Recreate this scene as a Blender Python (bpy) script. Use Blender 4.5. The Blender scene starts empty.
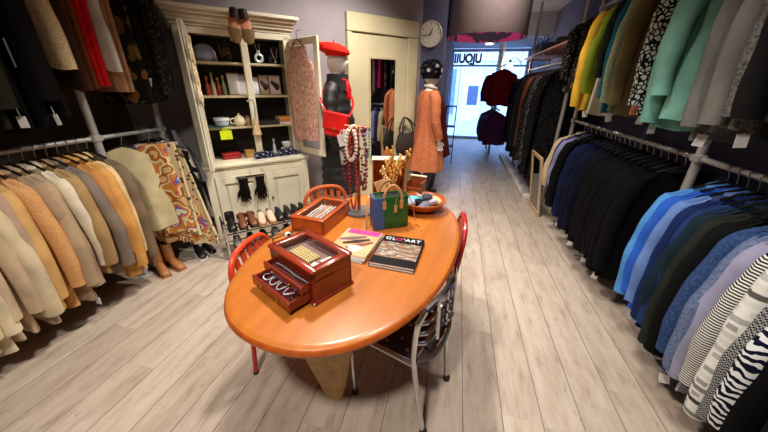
import bpy, math, random
from mathutils import Vector, Matrix
random.seed(7)
C = bpy.context.scene.collection
PI = math.pi
R = math.radians
H = 1.52

# ------------------------------------------------------------------ materials
def lin(c):
    out = []
    for v in c[:3]:
        v /= 255.0
        out.append(v / 12.92 if v <= .04045 else ((v + .055) / 1.055) ** 2.4)
    return (*out, 1)

MATS = {}
class NT:
    def __init__(s, name):
        s.m = bpy.data.materials.new(name); s.m.use_nodes = True
        s.t = s.m.node_tree; s.n = s.t.nodes; s.l = s.t.links
        s.b = s.n['Principled BSDF']
        s.tc = s.n.new('ShaderNodeTexCoord')
    def new(s, typ, **kw):
        nd = s.n.new('ShaderNode' + typ)
        for k, v in kw.items():
            if k.startswith('i_'): nd.inputs[k[2:].replace('_', ' ')].default_value = v
            else: setattr(nd, k, v)
        return nd
    def map(s, scale=(1, 1, 1), rot=(0, 0, 0), coord='Object', loc=(0, 0, 0)):
        mp = s.n.new('ShaderNodeMapping')
        mp.inputs['Scale'].default_value = scale; mp.inputs['Rotation'].default_value = rot
        mp.inputs['Location'].default_value = loc
        s.l.new(s.tc.outputs[coord], mp.inputs['Vector']); return mp.outputs['Vector']
    def noise(s, vec, scale, detail=3, rough=.5):
        nd = s.new('TexNoise'); nd.inputs['Scale'].default_value = scale; nd.inputs['Detail'].default_value = detail
        nd.inputs['Roughness'].default_value = rough
        s.l.new(vec, nd.inputs['Vector']); return nd.outputs['Fac']
    def ramp(s, fac, stops, const=False):
        nd = s.n.new('ShaderNodeValToRGB'); cr = nd.color_ramp
        if const: cr.interpolation = 'CONSTANT'
        while len(cr.elements) < len(stops): cr.elements.new(.5)
        for e, (p, c) in zip(cr.elements, stops): e.position = p; e.color = lin(c)
        s.l.new(fac, nd.inputs['Fac']); return nd.outputs['Color']
    def mixc(s, fac, a, b, blend='MIX'):
        nd = s.n.new('ShaderNodeMix'); nd.data_type = 'RGBA'; nd.blend_type = blend
        for sock, v in ((nd.inputs[0], fac), (nd.inputs[6], a), (nd.inputs[7], b)):
            if isinstance(v, (int, float)): sock.default_value = v
            elif isinstance(v, tuple): sock.default_value = v
            else: s.l.new(v, sock)
        return nd.outputs[2]
    def math(s, op, a, b=0.0):
        nd = s.n.new('ShaderNodeMath'); nd.operation = op
        for i, v in enumerate((a, b)):
            if isinstance(v, (int, float)): nd.inputs[i].default_value = v
            else: s.l.new(v, nd.inputs[i])
        return nd.outputs[0]
    def col(s, c): s.l.new(c, s.b.inputs['Base Color'])
    def bump(s, fac, strength=.3, dist=.01):
        nd = s.n.new('ShaderNodeBump'); nd.inputs['Strength'].default_value = strength; nd.inputs['Distance'].default_value = dist
        s.l.new(fac, nd.inputs['Height']); s.l.new(nd.outputs['Normal'], s.b.inputs['Normal'])

def mat(name, c, rough=.6, metal=0.0, var=.08, scale=8, bump=0.0, spec=.5, coat=0.0, emit=None, es=1.0, sheen=0.0):
    if name in MATS: return MATS[name]
    t = NT(name); t.b.inputs['Roughness'].default_value = rough; t.b.inputs['Metallic'].default_value = metal
    t.b.inputs['Specular IOR Level'].default_value = spec; t.b.inputs['Coat Weight'].default_value = coat
    t.b.inputs['Sheen Weight'].default_value = sheen
    v = t.map()
    nz = t.noise(v, scale)
    lo = tuple(max(0, x * (1 - var)) for x in c); hi = tuple(min(255, x * (1 + var)) for x in c)
    t.col(t.ramp(nz, [(.3, lo), (.7, hi)]))
    if bump: t.bump(t.noise(v, scale * 6), bump)
    if emit:
        t.b.inputs['Emission Color'].default_value = lin(emit); t.b.inputs['Emission Strength'].default_value = es
    MATS[name] = t.m; return t.m

def fabric(name, c, kind='plain', c2=(240, 236, 228), scale=1.0, rough=.85, bump=.25):
    key = 'fabric ' + name
    if key in MATS: return MATS[key]
    t = NT(key); t.b.inputs['Roughness'].default_value = rough; t.b.inputs['Specular IOR Level'].default_value = .08
    t.b.inputs['Sheen Weight'].default_value = 0.0
    v = t.map()
    fine = t.noise(v, 160, 2)
    big = t.noise(v, 7, 3)
    lo = tuple(x * .88 for x in c); hi = tuple(min(255, x * 1.08) for x in c)
    base = t.ramp(big, [(.3, lo), (.7, hi)])
    if kind == 'stripe':
        w = t.new('TexWave', bands_direction='Z'); w.inputs['Scale'].default_value = 14 * scale; w.inputs['Distortion'].default_value = .4
        t.l.new(v, w.inputs['Vector']); base = t.ramp(w.outputs['Fac'], [(0, c), (.5, c2)], True)
    elif kind == 'vstripe':
        w = t.new('TexWave', bands_direction='X'); w.inputs['Scale'].default_value = 12 * scale; w.inputs['Distortion'].default_value = .6
        t.l.new(v, w.inputs['Vector']); base = t.ramp(w.outputs['Fac'], [(0, c), (.55, c2)], True)
    elif kind == 'zebra':
        w = t.new('TexWave', bands_direction='Z'); w.inputs['Scale'].default_value = 7 * scale; w.inputs['Distortion'].default_value = 7
        w.inputs['Detail'].default_value = 2; w.inputs['Detail Scale'].default_value = 1.6
        t.l.new(v, w.inputs['Vector']); base = t.ramp(w.outputs['Fac'], [(0, c), (.52, c2)], True)
    elif kind == 'leopard':
        w = t.new('TexVoronoi', feature='DISTANCE_TO_EDGE'); w.inputs['Scale'].default_value = 26 * scale
        t.l.new(v, w.inputs['Vector']); base = t.ramp(w.outputs['Distance'], [(0, c), (.14, c2)], True)
    elif kind == 'spots':
        w = t.new('TexVoronoi'); w.inputs['Scale'].default_value = 22 * scale
        t.l.new(v, w.inputs['Vector']); base = t.ramp(w.outputs['Distance'], [(0, c2), (.3, c)], True)
    elif kind == 'tweed':
        base = t.ramp(t.noise(v, 90 * scale, 2), [(.36, c), (.62, c2)])
    elif kind == 'speckle':
        base = t.ramp(t.noise(v, 55 * scale, 3, .7), [(.54, c), (.6, c2)])
    elif kind == 'check':
        w = t.new('TexChecker'); w.inputs['Scale'].default_value = 70 * scale
        w.inputs['Color1'].default_value = lin(c); w.inputs['Color2'].default_value = lin(c2)
        t.l.new(v, w.inputs['Vector']); base = w.outputs['Color']
    elif kind == 'abstract':
        w = t.new('TexBrick'); w.inputs['Scale'].default_value = 9 * scale; w.inputs['Mortar Size'].default_value = .05
        w.inputs['Color1'].default_value = lin(c); w.inputs['Color2'].default_value = lin(c2); w.inputs['Mortar'].default_value = lin(c2)
        v2 = t.map(rot=(R(90), R(20), 0)); t.l.new(v2, w.inputs['Vector']); base = w.outputs['Color']
    elif kind == 'paisley':
        w = t.new('TexVoronoi', feature='SMOOTH_F1'); w.inputs['Scale'].default_value = 16 * scale
        t.l.new(v, w.inputs['Vector'])
        base = t.ramp(w.outputs['Distance'], [(0, c2), (.2, (120, 60, 30)), (.34, c2), (.42, c)])
    elif kind == 'patches':
        base = t.ramp(t.noise(v, 11 * scale, 1), [(0, c), (.44, c2), (.58, c)], True)
    elif kind == 'silk':
        base = t.ramp(t.noise(v, 7.5 * scale, 1.2), [(.2, (196, 160, 110)), (.36, (150, 84, 36)), (.42, (206, 190, 140)), (.47, (186, 118, 56)), (.55, (168, 70, 92)), (.575, (60, 100, 176)), (.60, (214, 200, 160)), (.66, (160, 92, 44)), (.74, (104, 56, 28))], True)
    t.col(base)
    t.bump(fine, bump, .004)
    MATS[key] = t.m; return t.m

# ------------------------------------------------------------------ mesh building
class MB:
    def __init__(s): s.v = []; s.f = []
    def add(s, vs, fs, M=None):
        o = len(s.v)
        s.v += [tuple(M @ Vector(p)) if M is not None else tuple(p) for p in vs]
        s.f += [tuple(i + o for i in f) for f in fs]; return s
    def box(s, c, d, rz=0, M=None, b=0.0):
        x, y, z = (k / 2 for k in d)
        b = min(b, x * .9, y * .9, z * .9)
        T = Matrix.Translation(c) @ Matrix.Rotation(rz, 4, 'Z')
        if M is not None: T = M @ T
        if b <= 0:
            vs = [(i * x, j * y, k * z) for i in (-1, 1) for j in (-1, 1) for k in (-1, 1)]
            return s.add(vs, [(0, 1, 3, 2), (4, 6, 7, 5), (0, 4, 5, 1), (2, 3, 7, 6), (0, 2, 6, 4), (1, 5, 7, 3)], T)
        rings = []
        for (ins, zz) in ((b, -z), (0, -z + b), (0, z - b), (b, z)):
            X, Y = x - ins, y - ins
            rings.append([(-X + b, -Y, zz), (X - b, -Y, zz), (X, -Y + b, zz), (X, Y - b, zz), (X - b, Y, zz), (-X + b, Y, zz), (-X, Y - b, zz), (-X, -Y + b, zz)])
        return s.loft(rings, M=T)
    def loft(s, rings, closed=True, caps=True, M=None):
        n = len(rings[0]); vs = [p for r in rings for p in r]; fs = []
        for i in range(len(rings) - 1):
            for j in range(n if closed else n - 1):
                k = (j + 1) % n
                fs.append((i * n + j, i * n + k, (i + 1) * n + k, (i + 1) * n + j))
        if caps and closed:
            fs.append(tuple(range(n))[::-1]); fs.append(tuple((len(rings) - 1) * n + j for j in range(n)))
        return s.add(vs, fs, M)
    def tube(s, path, r, n=8, M=None, flat=1.0, close=False):
        path = [Vector(p) for p in path]; L = len(path)
        rad = r if isinstance(r, (list, tuple)) else [r] * L
        rings = []; up = None
        for i, p in enumerate(path):
            a = path[(i - 1) % L] if (i > 0 or close) else p
            b = path[(i + 1) % L] if (i < L - 1 or close) else p
            d = (b - a).normalized()
            if up is None:
                up = Vector((0, 0, 1)) if abs(d.z) < .9 else Vector((0, 1, 0))
            sx = d.cross(up)
            if sx.length < 1e-5: sx = d.cross(Vector((1, 0, 0)))
            sx.normalize(); up = sx.cross(d).normalized()
            rings.append([tuple(p + (sx * math.cos(2 * PI * k / n) + up * math.sin(2 * PI * k / n) * flat) * rad[i]) for k in range(n)])
        if close: rings.append(rings[0]); return s.loft(rings, caps=False, M=M)
        return s.loft(rings, M=M)
    def lathe(s, prof, n=24, M=None, caps=False):
        return s.loft([[(r * math.cos(2 * PI * k / n), r * math.sin(2 * PI * k / n), z) for k in range(n)] for r, z in prof], caps=caps, M=M)
    def ball(s, c, r, n=10, m=6, M=None, sq=(1, 1, 1)):
        rings = []
        for i in range(m + 1):
            a = -PI / 2 + PI * i / m; rr = max(math.cos(a), .02)
            rings.append([(c[0] + r * sq[0] * rr * math.cos(2 * PI * k / n), c[1] + r * sq[1] * rr * math.sin(2 * PI * k / n), c[2] + r * sq[2] * math.sin(a)) for k in range(n)])
        return s.loft(rings, M=M)
    def prism(s, poly, z0, z1, M=None):
        return s.loft([[(x, y, z0) for x, y in poly], [(x, y, z1) for x, y in poly]], M=M)
    def build(s, name, m, parent=None, smooth=True, bevel=0, sub=0, sharp=40):
        me = bpy.data.meshes.new(name); me.from_pydata(s.v, [], s.f); me.validate(); me.update()
        import bmesh
        bm = bmesh.new(); bm.from_mesh(me); bmesh.ops.recalc_face_normals(bm, faces=bm.faces)
        if smooth:
            for f in bm.faces: f.smooth = True
            for e in bm.edges:
                if len(e.link_faces) == 2 and e.calc_face_angle(0) > R(sharp): e.smooth = False
        bm.to_mesh(me); bm.free()
        o = bpy.data.objects.new(name, me); C.objects.link(o)
        if m: me.materials.append(m)
        if parent: o.parent = parent
        if bevel:
            b = o.modifiers.new('b', 'BEVEL'); b.width = bevel; b.segments = 2; b.limit_method = 'ANGLE'
        if sub:
            b = o.modifiers.new('s', 'SUBSURF'); b.levels = sub; b.render_levels = sub
        return o

LABELS = {}
def tag(o, label, cat, group=None):
    o['label'] = label; o['category'] = cat
    if group: o['group'] = group
    LABELS.setdefault(label, []).append(o)
    return o
def thing(name, label, cat, loc=(0, 0, 0), rz=0, group=None):
    o = bpy.data.objects.new(name, None); C.objects.link(o)
    o.location = loc; o.rotation_euler = (0, 0, rz); o.empty_display_size = .1
    return tag(o, label, cat, group)
def struct(o): o['kind'] = 'structure'; return o
def copy_tree(src, loc, rz):
    r = src.copy(); C.objects.link(r); r.location = loc; r.rotation_euler = (0, 0, rz)
    for ch in list(src.children):
        c = ch.copy(); C.objects.link(c); c.parent = r
        for g in list(ch.children):
            d = g.copy(); C.objects.link(d); d.parent = c
    return r
def text_mesh(txt, name, m, parent, size, M, depth=.001, sx=1.0, off=0.0):
    cu = bpy.data.curves.new(name, 'FONT'); cu.body = txt; cu.size = size; cu.extrude = depth; cu.offset = off; cu.align_x = 'CENTER'; cu.align_y = 'CENTER'
    to = bpy.data.objects.new(name + '_tmp', cu); C.objects.link(to)
    bpy.context.view_layer.update()
    me = bpy.data.meshes.new_from_object(to.evaluated_get(bpy.context.evaluated_depsgraph_get()))
    bpy.data.objects.remove(to); bpy.data.curves.remove(cu)
    me.transform(M @ Matrix.Diagonal((sx, 1, 1, 1)))
    me.materials.clear(); me.materials.append(m); me.name = name
    o = bpy.data.objects.new(name, me); C.objects.link(o)
    if parent: o.parent = parent
    return o
def smooth_path(pts, n=4):
    P = [Vector(p) for p in pts]; out = []
    for i in range(len(P) - 1):
        p0 = P[max(i - 1, 0)]; p1 = P[i]; p2 = P[i + 1]; p3 = P[min(i + 2, len(P) - 1)]
        for k in range(n):
            t = k / n
            out.append(.5 * ((2 * p1) + (p2 - p0) * t + (2 * p0 - 5 * p1 + 4 * p2 - p3) * t * t + (3 * p1 - p0 - 3 * p2 + p3) * t ** 3))
    out.append(P[-1]); return out

# wall frame of the diagonal back wall: s along it, d out of it (negative d = into the room)
A = Vector((-2.25, 2.26, 0)); U = Vector((.682, .731, 0)); N = Vector((-.731, .682, 0)); WR = math.atan2(.731, .682)
def W(s, d, z=0): return A + U * s + N * d + Vector((0, 0, z))

# ------------------------------------------------------------------ common materials
M_black = mat('black plastic', (16, 15, 16), .45)
M_chrome = mat('chrome tube', (205, 205, 208), .16, 1.0, .03)
M_steel = mat('brushed steel tube', (182, 180, 176), .4, .35, .05)
M_card = mat('white card', (232, 228, 222), .7, var=.03)
M_cream = None
# ------------------------------------------------------------------ setting
def floor_mat():
    t = NT('whitewashed laminate planks')
    PW = .1931; X0 = .183
    sep = t.new('SeparateXYZ'); t.l.new(t.tc.outputs['Object'], sep.inputs[0])
    px = t.math('DIVIDE', t.math('SUBTRACT', sep.outputs[0], X0), PW)
    idx = t.math('FLOOR', px); fr = t.math('FRACT', px)
    wn = t.new('TexWhiteNoise', noise_dimensions='1D'); t.l.new(idx, wn.inputs['W'])
    py = t.math('DIVIDE', t.math('ADD', sep.outputs[1], t.math('MULTIPLY', wn.outputs['Value'], 1.9)), 1.38)
    idy = t.math('FLOOR', py); fy = t.math('FRACT', py)
    wn2 = t.new('TexWhiteNoise', noise_dimensions='2D')
    cmb = t.new('CombineXYZ'); t.l.new(idx, cmb.inputs[0]); t.l.new(idy, cmb.inputs[1]); t.l.new(cmb.outputs[0], wn2.inputs['Vector'])
    # grain
    cv = t.new('CombineXYZ'); t.l.new(t.math('ADD', t.math('MULTIPLY', sep.outputs[0], 20), t.math('MULTIPLY', wn2.outputs['Value'], 40)), cv.inputs[0])
    t.l.new(t.math('MULTIPLY', sep.outputs[1], 3.2), cv.inputs[1])
    g = t.noise(cv.outputs[0], 1.0, 6, .65)
    cv2 = t.new('CombineXYZ'); t.l.new(t.math('ADD', t.math('MULTIPLY', sep.outputs[0], 5), t.math('MULTIPLY', wn2.outputs['Value'], 17)), cv2.inputs[0])
    t.l.new(t.math('MULTIPLY', sep.outputs[1], 1.8), cv2.inputs[1])
    g2 = t.noise(cv2.outputs[0], 1.0, 4, .6)
    g3 = t.noise(t.map((60, 14, 1)), 1.0, 4, .75)
    base = t.ramp(g, [(.28, (148, 134, 122)), (.42, (184, 170, 156)), (.6, (198, 185, 171)), (.8, (179, 164, 151))])
    tint = t.ramp(g2, [(.25, (222, 204, 196)), (.5, (255, 252, 248)), (.75, (236, 226, 216))])
    base = t.mixc(.75, base, tint, 'MULTIPLY')
    sp = t.math('MULTIPLY', t.math('GREATER_THAN', g3, .62), t.math('GREATER_THAN', g2, .5))
    base = t.mixc(t.math('MULTIPLY', sp, .5), base, lin((128, 112, 100)))
    tone = t.ramp(wn2.outputs['Value'], [(0, (226, 222, 220)), (1, (255, 255, 255))])
    base = t.mixc(.8, base, tone, 'MULTIPLY')
    gap = t.math('MAXIMUM', t.math('LESS_THAN', t.math('ABSOLUTE', t.math('SUBTRACT', fr, .5)), 2), 0)
    ex = t.math('GREATER_THAN', t.math('ABSOLUTE', t.math('SUBTRACT', fr, .5)), .489)
    ey = t.math('GREATER_THAN', t.math('ABSOLUTE', t.math('SUBTRACT', fy, .5)), .4988)
    e = t.math('MAXIMUM', ex, t.math('MULTIPLY', ey, .15))
    base = t.mixc(t.math('MULTIPLY', e, .8), base, lin((70, 58, 52)))
    t.col(base)
    t.b.inputs['Roughness'].default_value = .42; t.b.inputs['Specular IOR Level'].default_value = .4
    bp = t.math('SUBTRACT', t.math('MULTIPLY', g, .3), e); t.bump(bp, .12, .003)
    return t.m
fl = struct(MB().box((-.5, 4.0, -.05), (8.0, 12.2, .1)).build('floor', floor_mat(), smooth=False))
M_wall = mat('grey lilac wall paint', (154, 146, 150), .85, var=.05, scale=2.5, bump=.06)
M_wall_shaded = mat('shaded wall paint', (92, 78, 64), .9, var=.1, scale=3, bump=.06)  # shade behind the left rail is put into this darker wall colour
M_wall_blue = mat('slate blue wall paint', (92, 92, 122), .85, var=.05, scale=2)
M_ceil = mat('ceiling paint', (168, 164, 172), .9, var=.03)
cz = 2.95
def wallbox(name, a, b, th, z0, z1, m):
    a = Vector((*a, 0)); b = Vector((*b, 0)); d = (b - a); L = d.length
    c = (a + b) / 2
    return struct(MB().box((c.x, c.y, (z0 + z1) / 2), (L, th, z1 - z0), math.atan2(d.y, d.x)).build(name, m, smooth=False))
wallbox('wall_left', (-2.93, -2.0), (-2.93, 2.35), .1, 0, cz, M_wall_shaded)
p0 = W(-.75, .5); p1 = W(2.94, .5)
wallbox('wall_back', (p0.x, p0.y), (p1.x, p1.y), .1, 0, cz, M_wall)
pe = W(2.92, .46)
wallbox('wall_pier', (-.80, 4.86), (-.26, 4.86), .26, 0, cz, M_wall_blue)
wallbox('wall_corridor', (-.31, 4.9), (-.31, 9.95), .1, 0, cz, M_wall_blue)
wallbox('wall_right', (1.86, -2.0), (1.86, 10.0), .1, 0, cz, M_wall_blue)
wallbox('wall_rear', (-3.0, -2.05), (1.95, -2.05), .1, 0, cz, M_wall)
struct(MB().box((-.5, 4.0, cz + .05), (8.0, 12.2, .1)).build('ceiling', M_ceil, smooth=False))

# door in the diagonal wall, with a mirror set into its leaf
M_door = mat('cream gloss door paint', (208, 196, 160), .5, var=.03, scale=3)
M_mirror = mat('mirror glass', (225, 228, 226), .03, 1.0, 0)
dr = struct(bpy.data.objects.new('door_1', None)); C.objects.link(dr); dr.location = W(0, .45); dr.rotation_euler = (0, 0, WR)
f = MB()
f.box((1.80, -.03, 1.045), (.062, .06, 2.09), b=.006); f.box((2.755, -.03, 1.045), (.17, .06, 2.09), b=.006)
f.box((2.305, -.03, 2.19), (1.07, .06, .19), b=.006)
f.build('door_frame', M_door, dr)
l = MB(); l.box((2.25, -.018, 1.04), (.83, .035, 2.08), b=.004); l.build('door_leaf', M_door, dr)
mb = MB()
for (cx, cz_, w, h) in ((2.285, 1.835, .43, .025), (2.285, .522, .43, .03)): mb.box((cx, -.043, cz_), (w, .016, h))
for cx in (2.078, 2.492): mb.box((cx, -.043, 1.18), (.018, .016, 1.31))
mb.build('mirror_frame', mat('ivory mirror frame', (196, 184, 150), .5), dr)
MB().box((2.285, -.039, 1.18), (.40, .006, 1.3)).build('mirror', M_mirror, dr, smooth=False)
hd = MB(); hd.tube([W0 for W0 in ((2.60, -.035, 1.03), (2.60, -.09, 1.03), (2.52, -.09, 1.03))], .009); hd.build('door_handle', M_steel, dr)

# front of the shop, the pavement and the house across the street
M_frame = mat('pale painted window frame', (206, 212, 222), .5)
def glass_mat():
    t = NT('thin window glass')
    tr = t.n.new('ShaderNodeBsdfTransparent'); gl = t.n.new('ShaderNodeBsdfGlossy'); gl.inputs['Roughness'].default_value = .02
    lw = t.n.new('ShaderNodeLayerWeight'); lw.inputs['Blend'].default_value = .5; mx = t.n.new('ShaderNodeMixShader')
    t.l.new(t.math('ADD', t.math('MULTIPLY', t.math('POWER', lw.outputs['Facing'], 4.0), .6), .03), mx.inputs[0]); t.l.new(tr.outputs[0], mx.inputs[1]); t.l.new(gl.outputs[0], mx.inputs[2])
    t.l.new(mx.outputs[0], t.n['Material Output'].inputs['Surface']); return t.m
M_glass = glass_mat()
wn = struct(bpy.data.objects.new('window_1', None)); C.objects.link(wn); wn.location = (0, 10.0, 0)
f = MB()
for x in (-.27, 1.05, 1.78): f.box((x, 0, 1.24), (.07, .09, 2.48), b=.006)
f.box((.75, 0, 2.45), (2.15, .1, .08), b=.006); f.box((.75, 0, .04), (2.15, .1, .08)); f.box((.75, 0, 2.06), (2.15, .08, .05)); pass
f.build('window_frame', M_frame, wn)
g = MB(); g.box((.75, .0, 1.25), (2.1, .006, 2.46)); g.build('window_pane', M_glass, wn, smooth=False)
M_letter = mat('dark window lettering', (20, 26, 48), .6)
text_mesh('UIIUQJU', 'window_lettering', M_letter, wn, .32, Matrix.Translation((.06, -.03, 2.235)) @ Matrix.Rotation(R(90), 4, 'X'), .002, .80, .018)
struct(MB().box((.5, 14.5, -.08), (14, 9, .1)).build('pavement', mat('pale paving', (186, 186, 188), .8, scale=3), smooth=False))
M_stone = mat('pale rendered facade', (214, 216, 220), .85, var=.04, scale=1.5)
bd = thing('building', 'pale house front with a white door across the street, seen through the shop front', 'building', (0, 15.4, -.03))
b = MB(); b.box((.5, .35, 3.5), (14, .5, 7.0)); b.build('facade', M_stone, bd, smooth=False)
b = MB()
for x in (-.75, -.12, .06, 1.12, 1.7, 2.6): b.box((x, .06, 1.6), (.14, .1, 3.2), b=.02)
b.box((.5, .06, 3.25), (6, .16, .2), b=.02); b.box((.5, .06, 2.62), (6, .12, .1), b=.02)
b.build('pilaster', M_stone, bd, smooth=False)
M_wd = mat('white street door paint', (226, 230, 234), .5)
b = MB(); b.box((.58, .06, 1.0), (.9, .08, 2.0), b=.01); b.build('door', M_wd, bd)
b = MB(); b.box((.62, .012, 1.15), (.46, .02, .82)); b.build('door_window', mat('dark street glass', (84, 96, 124), .2), bd, smooth=False)
b = MB(); b.box((-.42, .05, 1.3), (.46, .06, 1.9)); b.build('shop_window', mat('street display glass', (110, 140, 190), .15), bd, smooth=False)
for i, x in enumerate((-.52, .62)):
    s = thing('recessed_ceiling_light', 'round white recessed light in the shop front ceiling, ' + ('above the flowered headpiece' if i == 0 else 'beyond the drum lampshade rim'), 'ceiling light', (x, 9.0, 2.5), 0, 'recessed lights at the shop front')
    MB().lathe([(.10, 0), (.10, -.012), (.135, -.014), (.14, 0)], 24).build('trim_ring', M_card, s)
    MB().lathe([(.001, -.004), (.10, -.004)], 24).build('light_disc', mat('lit lamp disc', (255, 255, 255), emit=(255, 255, 255), es=9), s)

struct(MB().box((.75, 9.0, 2.73), (2.2, 2.2, .44)).build('ceiling_front', M_ceil, smooth=False))
# ------------------------------------------------------------------ clothes
M_hanger = mat('black hanger', (18, 17, 17), .4)
M_hook = mat('hanger hook wire', (170, 168, 165), .3, 1.0)
def garment(spec, loc, aisle, rail_label, group, T=.026):
    """spec: name, desc, material, L, and options"""
    nm, desc, m, L = spec[:4]; op = spec[4] if len(spec) > 4 else {}
    hw = op.get('hw', .205); T = op.get('T', T); rnd = random.Random(hash_(desc + str(round(loc[1], 3))))
    yaw = op.get('yaw', rnd.uniform(-4, 4))
    label = op.get('label') or f'{desc} {rail_label}'
    root = thing(nm, label, op.get('cat', nm.replace('_', ' ')), loc, (0 if aisle > 0 else PI) + R(yaw), group)
    kind = op.get('kind', 'coat')
    ph = rnd.uniform(0, 6); k1 = rnd.uniform(3, 5); k2 = rnd.uniform(6, 9); amp = op.get('fold', .012)
    flare = op.get('flare', .03); topz = -.075; sh = op.get('sh', .085)
    if kind in ('coat', 'dress', 'top', 'shag'):
        n = 28; nl = 13; rings = []
        for i in range(nl):
            t = i / (nl - 1)
            ring = []
            for j in range(n):
                a = 2 * PI * j / n; s = math.cos(a); q = math.sin(a)
                w = hw * (1 - .10 * math.exp(-((t - .42) / .16) ** 2) * (1 if kind == 'dress' else .3)) + flare * t
                zt = topz - sh * abs(s) ** 1.4 - (0.0 if abs(s) > .28 else .0)
                z = zt + (-L - zt) * t
                th = T * (abs(q) ** .7) * (1 if q >= 0 else -1) * (.42 + .75 * min(1, t * 3.2))
                fo = amp * t * (math.sin(k1 * s + ph) + .6 * math.sin(k2 * s + 2 * ph + t * 1.5))
                if kind == 'shag': th *= 1 + .25 * math.sin(17 * s + 9 * t + ph)
                hem = (.012 * math.sin(5 * s + ph) if i == nl - 1 else 0)
                ring.append((s * w, th + fo, z + hem))
            rings.append(ring)
        ins = [(x * .9, y * .5, z + .03) for x, y, z in rings[-1]]
        rings.append(ins)
        b = MB(); b.loft(rings); b.build('body', m, root, sharp=75)
        if kind != 'dress' or op.get('sleeve'):
            SL = op.get('SL', L * rnd.uniform(.74, .9)); m2 = op.get('m2', m)
            for sd in (1, -1):
                fo = rnd.uniform(-.02, .03); bow = rnd.uniform(.01, .045)
                pts = [(hw * .70, 0, topz - sh * .52 - .012), (hw * .93, 0, topz - sh - .0), (hw * 1.10, fo * .2, -.245), (hw * 1.18 + bow * .4, fo * .5, -.37), (hw * 1.20 + bow, fo, -.50), (hw * 1.2 + bow, fo * 1.2, -.50 - max(.08, (SL - .42)) * .5), (hw * 1.16 + bow * .8, fo * 1.3, -.5 - max(.14, SL - .42))]
                zs = pts[-1][2]
                path = smooth_path(pts, 3); Ln = len(path); rg = []
                for i, p in enumerate(path):
                    t = i / (Ln - 1)
                    ru = .022 + .036 * min(1, t * 4.0) - .012 * max(0, t - .45) / .55
                    rv = (T * .7 + .006) + (T * .55 + .008) * min(1, t * 4) - .006 * t
                    ru *= op.get('sw', 1); ru += .004 * math.sin(t * 23 + ph)
                    rg.append([(sd * (p.x + ru * math.cos(2 * PI * k / 10)), p.y + rv * math.sin(2 * PI * k / 10), p.z - (.5 * ru * math.cos(2 * PI * k / 10) if i < 3 else 0)) for k in range(10)])
                c = [sum(q[k] for q in rg[-1]) / 10 for k in range(3)]
                rg.append([(c[0] + (x - c[0]) * .7, c[1] + (y - c[1]) * .7, z + .03) for x, y, z in rg[-1]])
                MB().loft(rg).build('sleeve', m2, root, sharp=80)
        if op.get('collar', kind == 'coat'):
            cp = [(.075 * math.cos(a), .0 + T * 1.15 * math.sin(a), topz - .012 - .02 * abs(math.cos(a))) for a in [2 * PI * k / 14 for k in range(14)]]
            MB().tube(cp, .017, 6, close=True).build('collar', op.get('mc', m), root)
    elif kind == 'trousers':
        n = 16
        for sd in (0, 1):
            rings = []
            for i in range(9):
                t = i / 8; z = -.10 - (L - .10) * t
                w = .15 - .02 * t; th = T * (.7 - .1 * t); oy = (sd - .5) * T * 1.3
                rings.append([(w * math.copysign(abs(math.cos(2 * PI * j / n)) ** .6, math.cos(2 * PI * j / n)) + .008 * math.sin(t * 4 + ph), oy + th * math.sin(2 * PI * j / n), z) for j in range(n)])
            MB().loft(rings).build('trouser_leg', m, root, sharp=70)
    elif kind == 'scarf':
        for sd, LL in ((1, L), (-1, L * .86)):
            n = 18; rings = []
            for i in range(12):
                t = i / 11; z = -.07 - (LL - .07) * t; w = op.get('w0', .05) + op.get('w1', .09) * t; th = T * .5 + .004
                rings.append([(sd * .06 * t + w * math.cos(2 * PI * j / n), sd * T * .6 + (th * math.sin(2 * PI * j / n)) + amp * math.sin(k2 * 1.5 * math.cos(2 * PI * j / n) + ph) * (.4 + t), z - (.03 * math.cos(2 * PI * j / n) if i == 11 else 0)) for j in range(n)])
            MB().loft(rings).build('scarf_end' if 'scarf' in nm else 'shawl_end', m, root, sharp=75)
    # hanger
    hg = MB(); a = [(0.018 * math.cos(q), 0, .0 + .018 * math.sin(q)) for q in [R(200 - 20 * k) for k in range(11)]] + [(.006, 0, -.03), (0, 0, -.07)]
    hg.tube(a, .0024, 5)
    hg.build('hanger_hook', M_hook, root)
    h2 = MB(); h2.tube([(-.13, 0, -.115), (-.06, 0, -.088), (0, 0, -.068), (.06, 0, -.088), (.13, 0, -.115)], .008, 6); h2.build('hanger', op.get('mh', M_hanger), root)
    GARM[desc] = (root, hw, T, L)
    tg = op.get('tag')
    if tg is not None:
        tx, tz = tg if isinstance(tg, tuple) else (hw * .9, -L - .02)
        q = MB(); a = rnd.uniform(-.5, .5)
        Mx = Matrix.Translation((tx, -T * .9 - .004 if tz > -L + .05 else 0, tz)) @ Matrix.Rotation(a, 4, 'Z') @ Matrix.Rotation(rnd.uniform(-.25, .25), 4, 'Y')
        q.box((0, 0, -.012), (.042, .002, .058), M=Mx)
        q.tube([Mx @ Vector((0, 0, .012)), Mx @ Vector((-.006, .004, .06))], .0012, 4)
        q.build('price_tag', M_card, root, smooth=False)
    return root
GARM = {}
def hash_(s):
    h = 7
    for ch in s: h = (h * 131 + ord(ch)) % 1000003
    return h
ORD = ['first', 'second', 'third', 'fourth', 'fifth', 'sixth', 'seventh', 'eighth', 'ninth', 'tenth', 'eleventh', 'twelfth']

def rack(specs, ys, x, z, aisle, rail_label, group, T=.026):
    for sp, y in zip(specs, ys): garment(sp, (x + (sp[4].get('dx', 0) if len(sp) > 4 else 0), y, z), aisle, rail_label, group, T)

F = fabric
def c_(nm, desc, col, L, pat='plain', c2=(240, 236, 228), scale=1.0, **op):
    key = desc
    return (nm, desc, F(key, col, pat, c2, scale), L, op)

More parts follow.
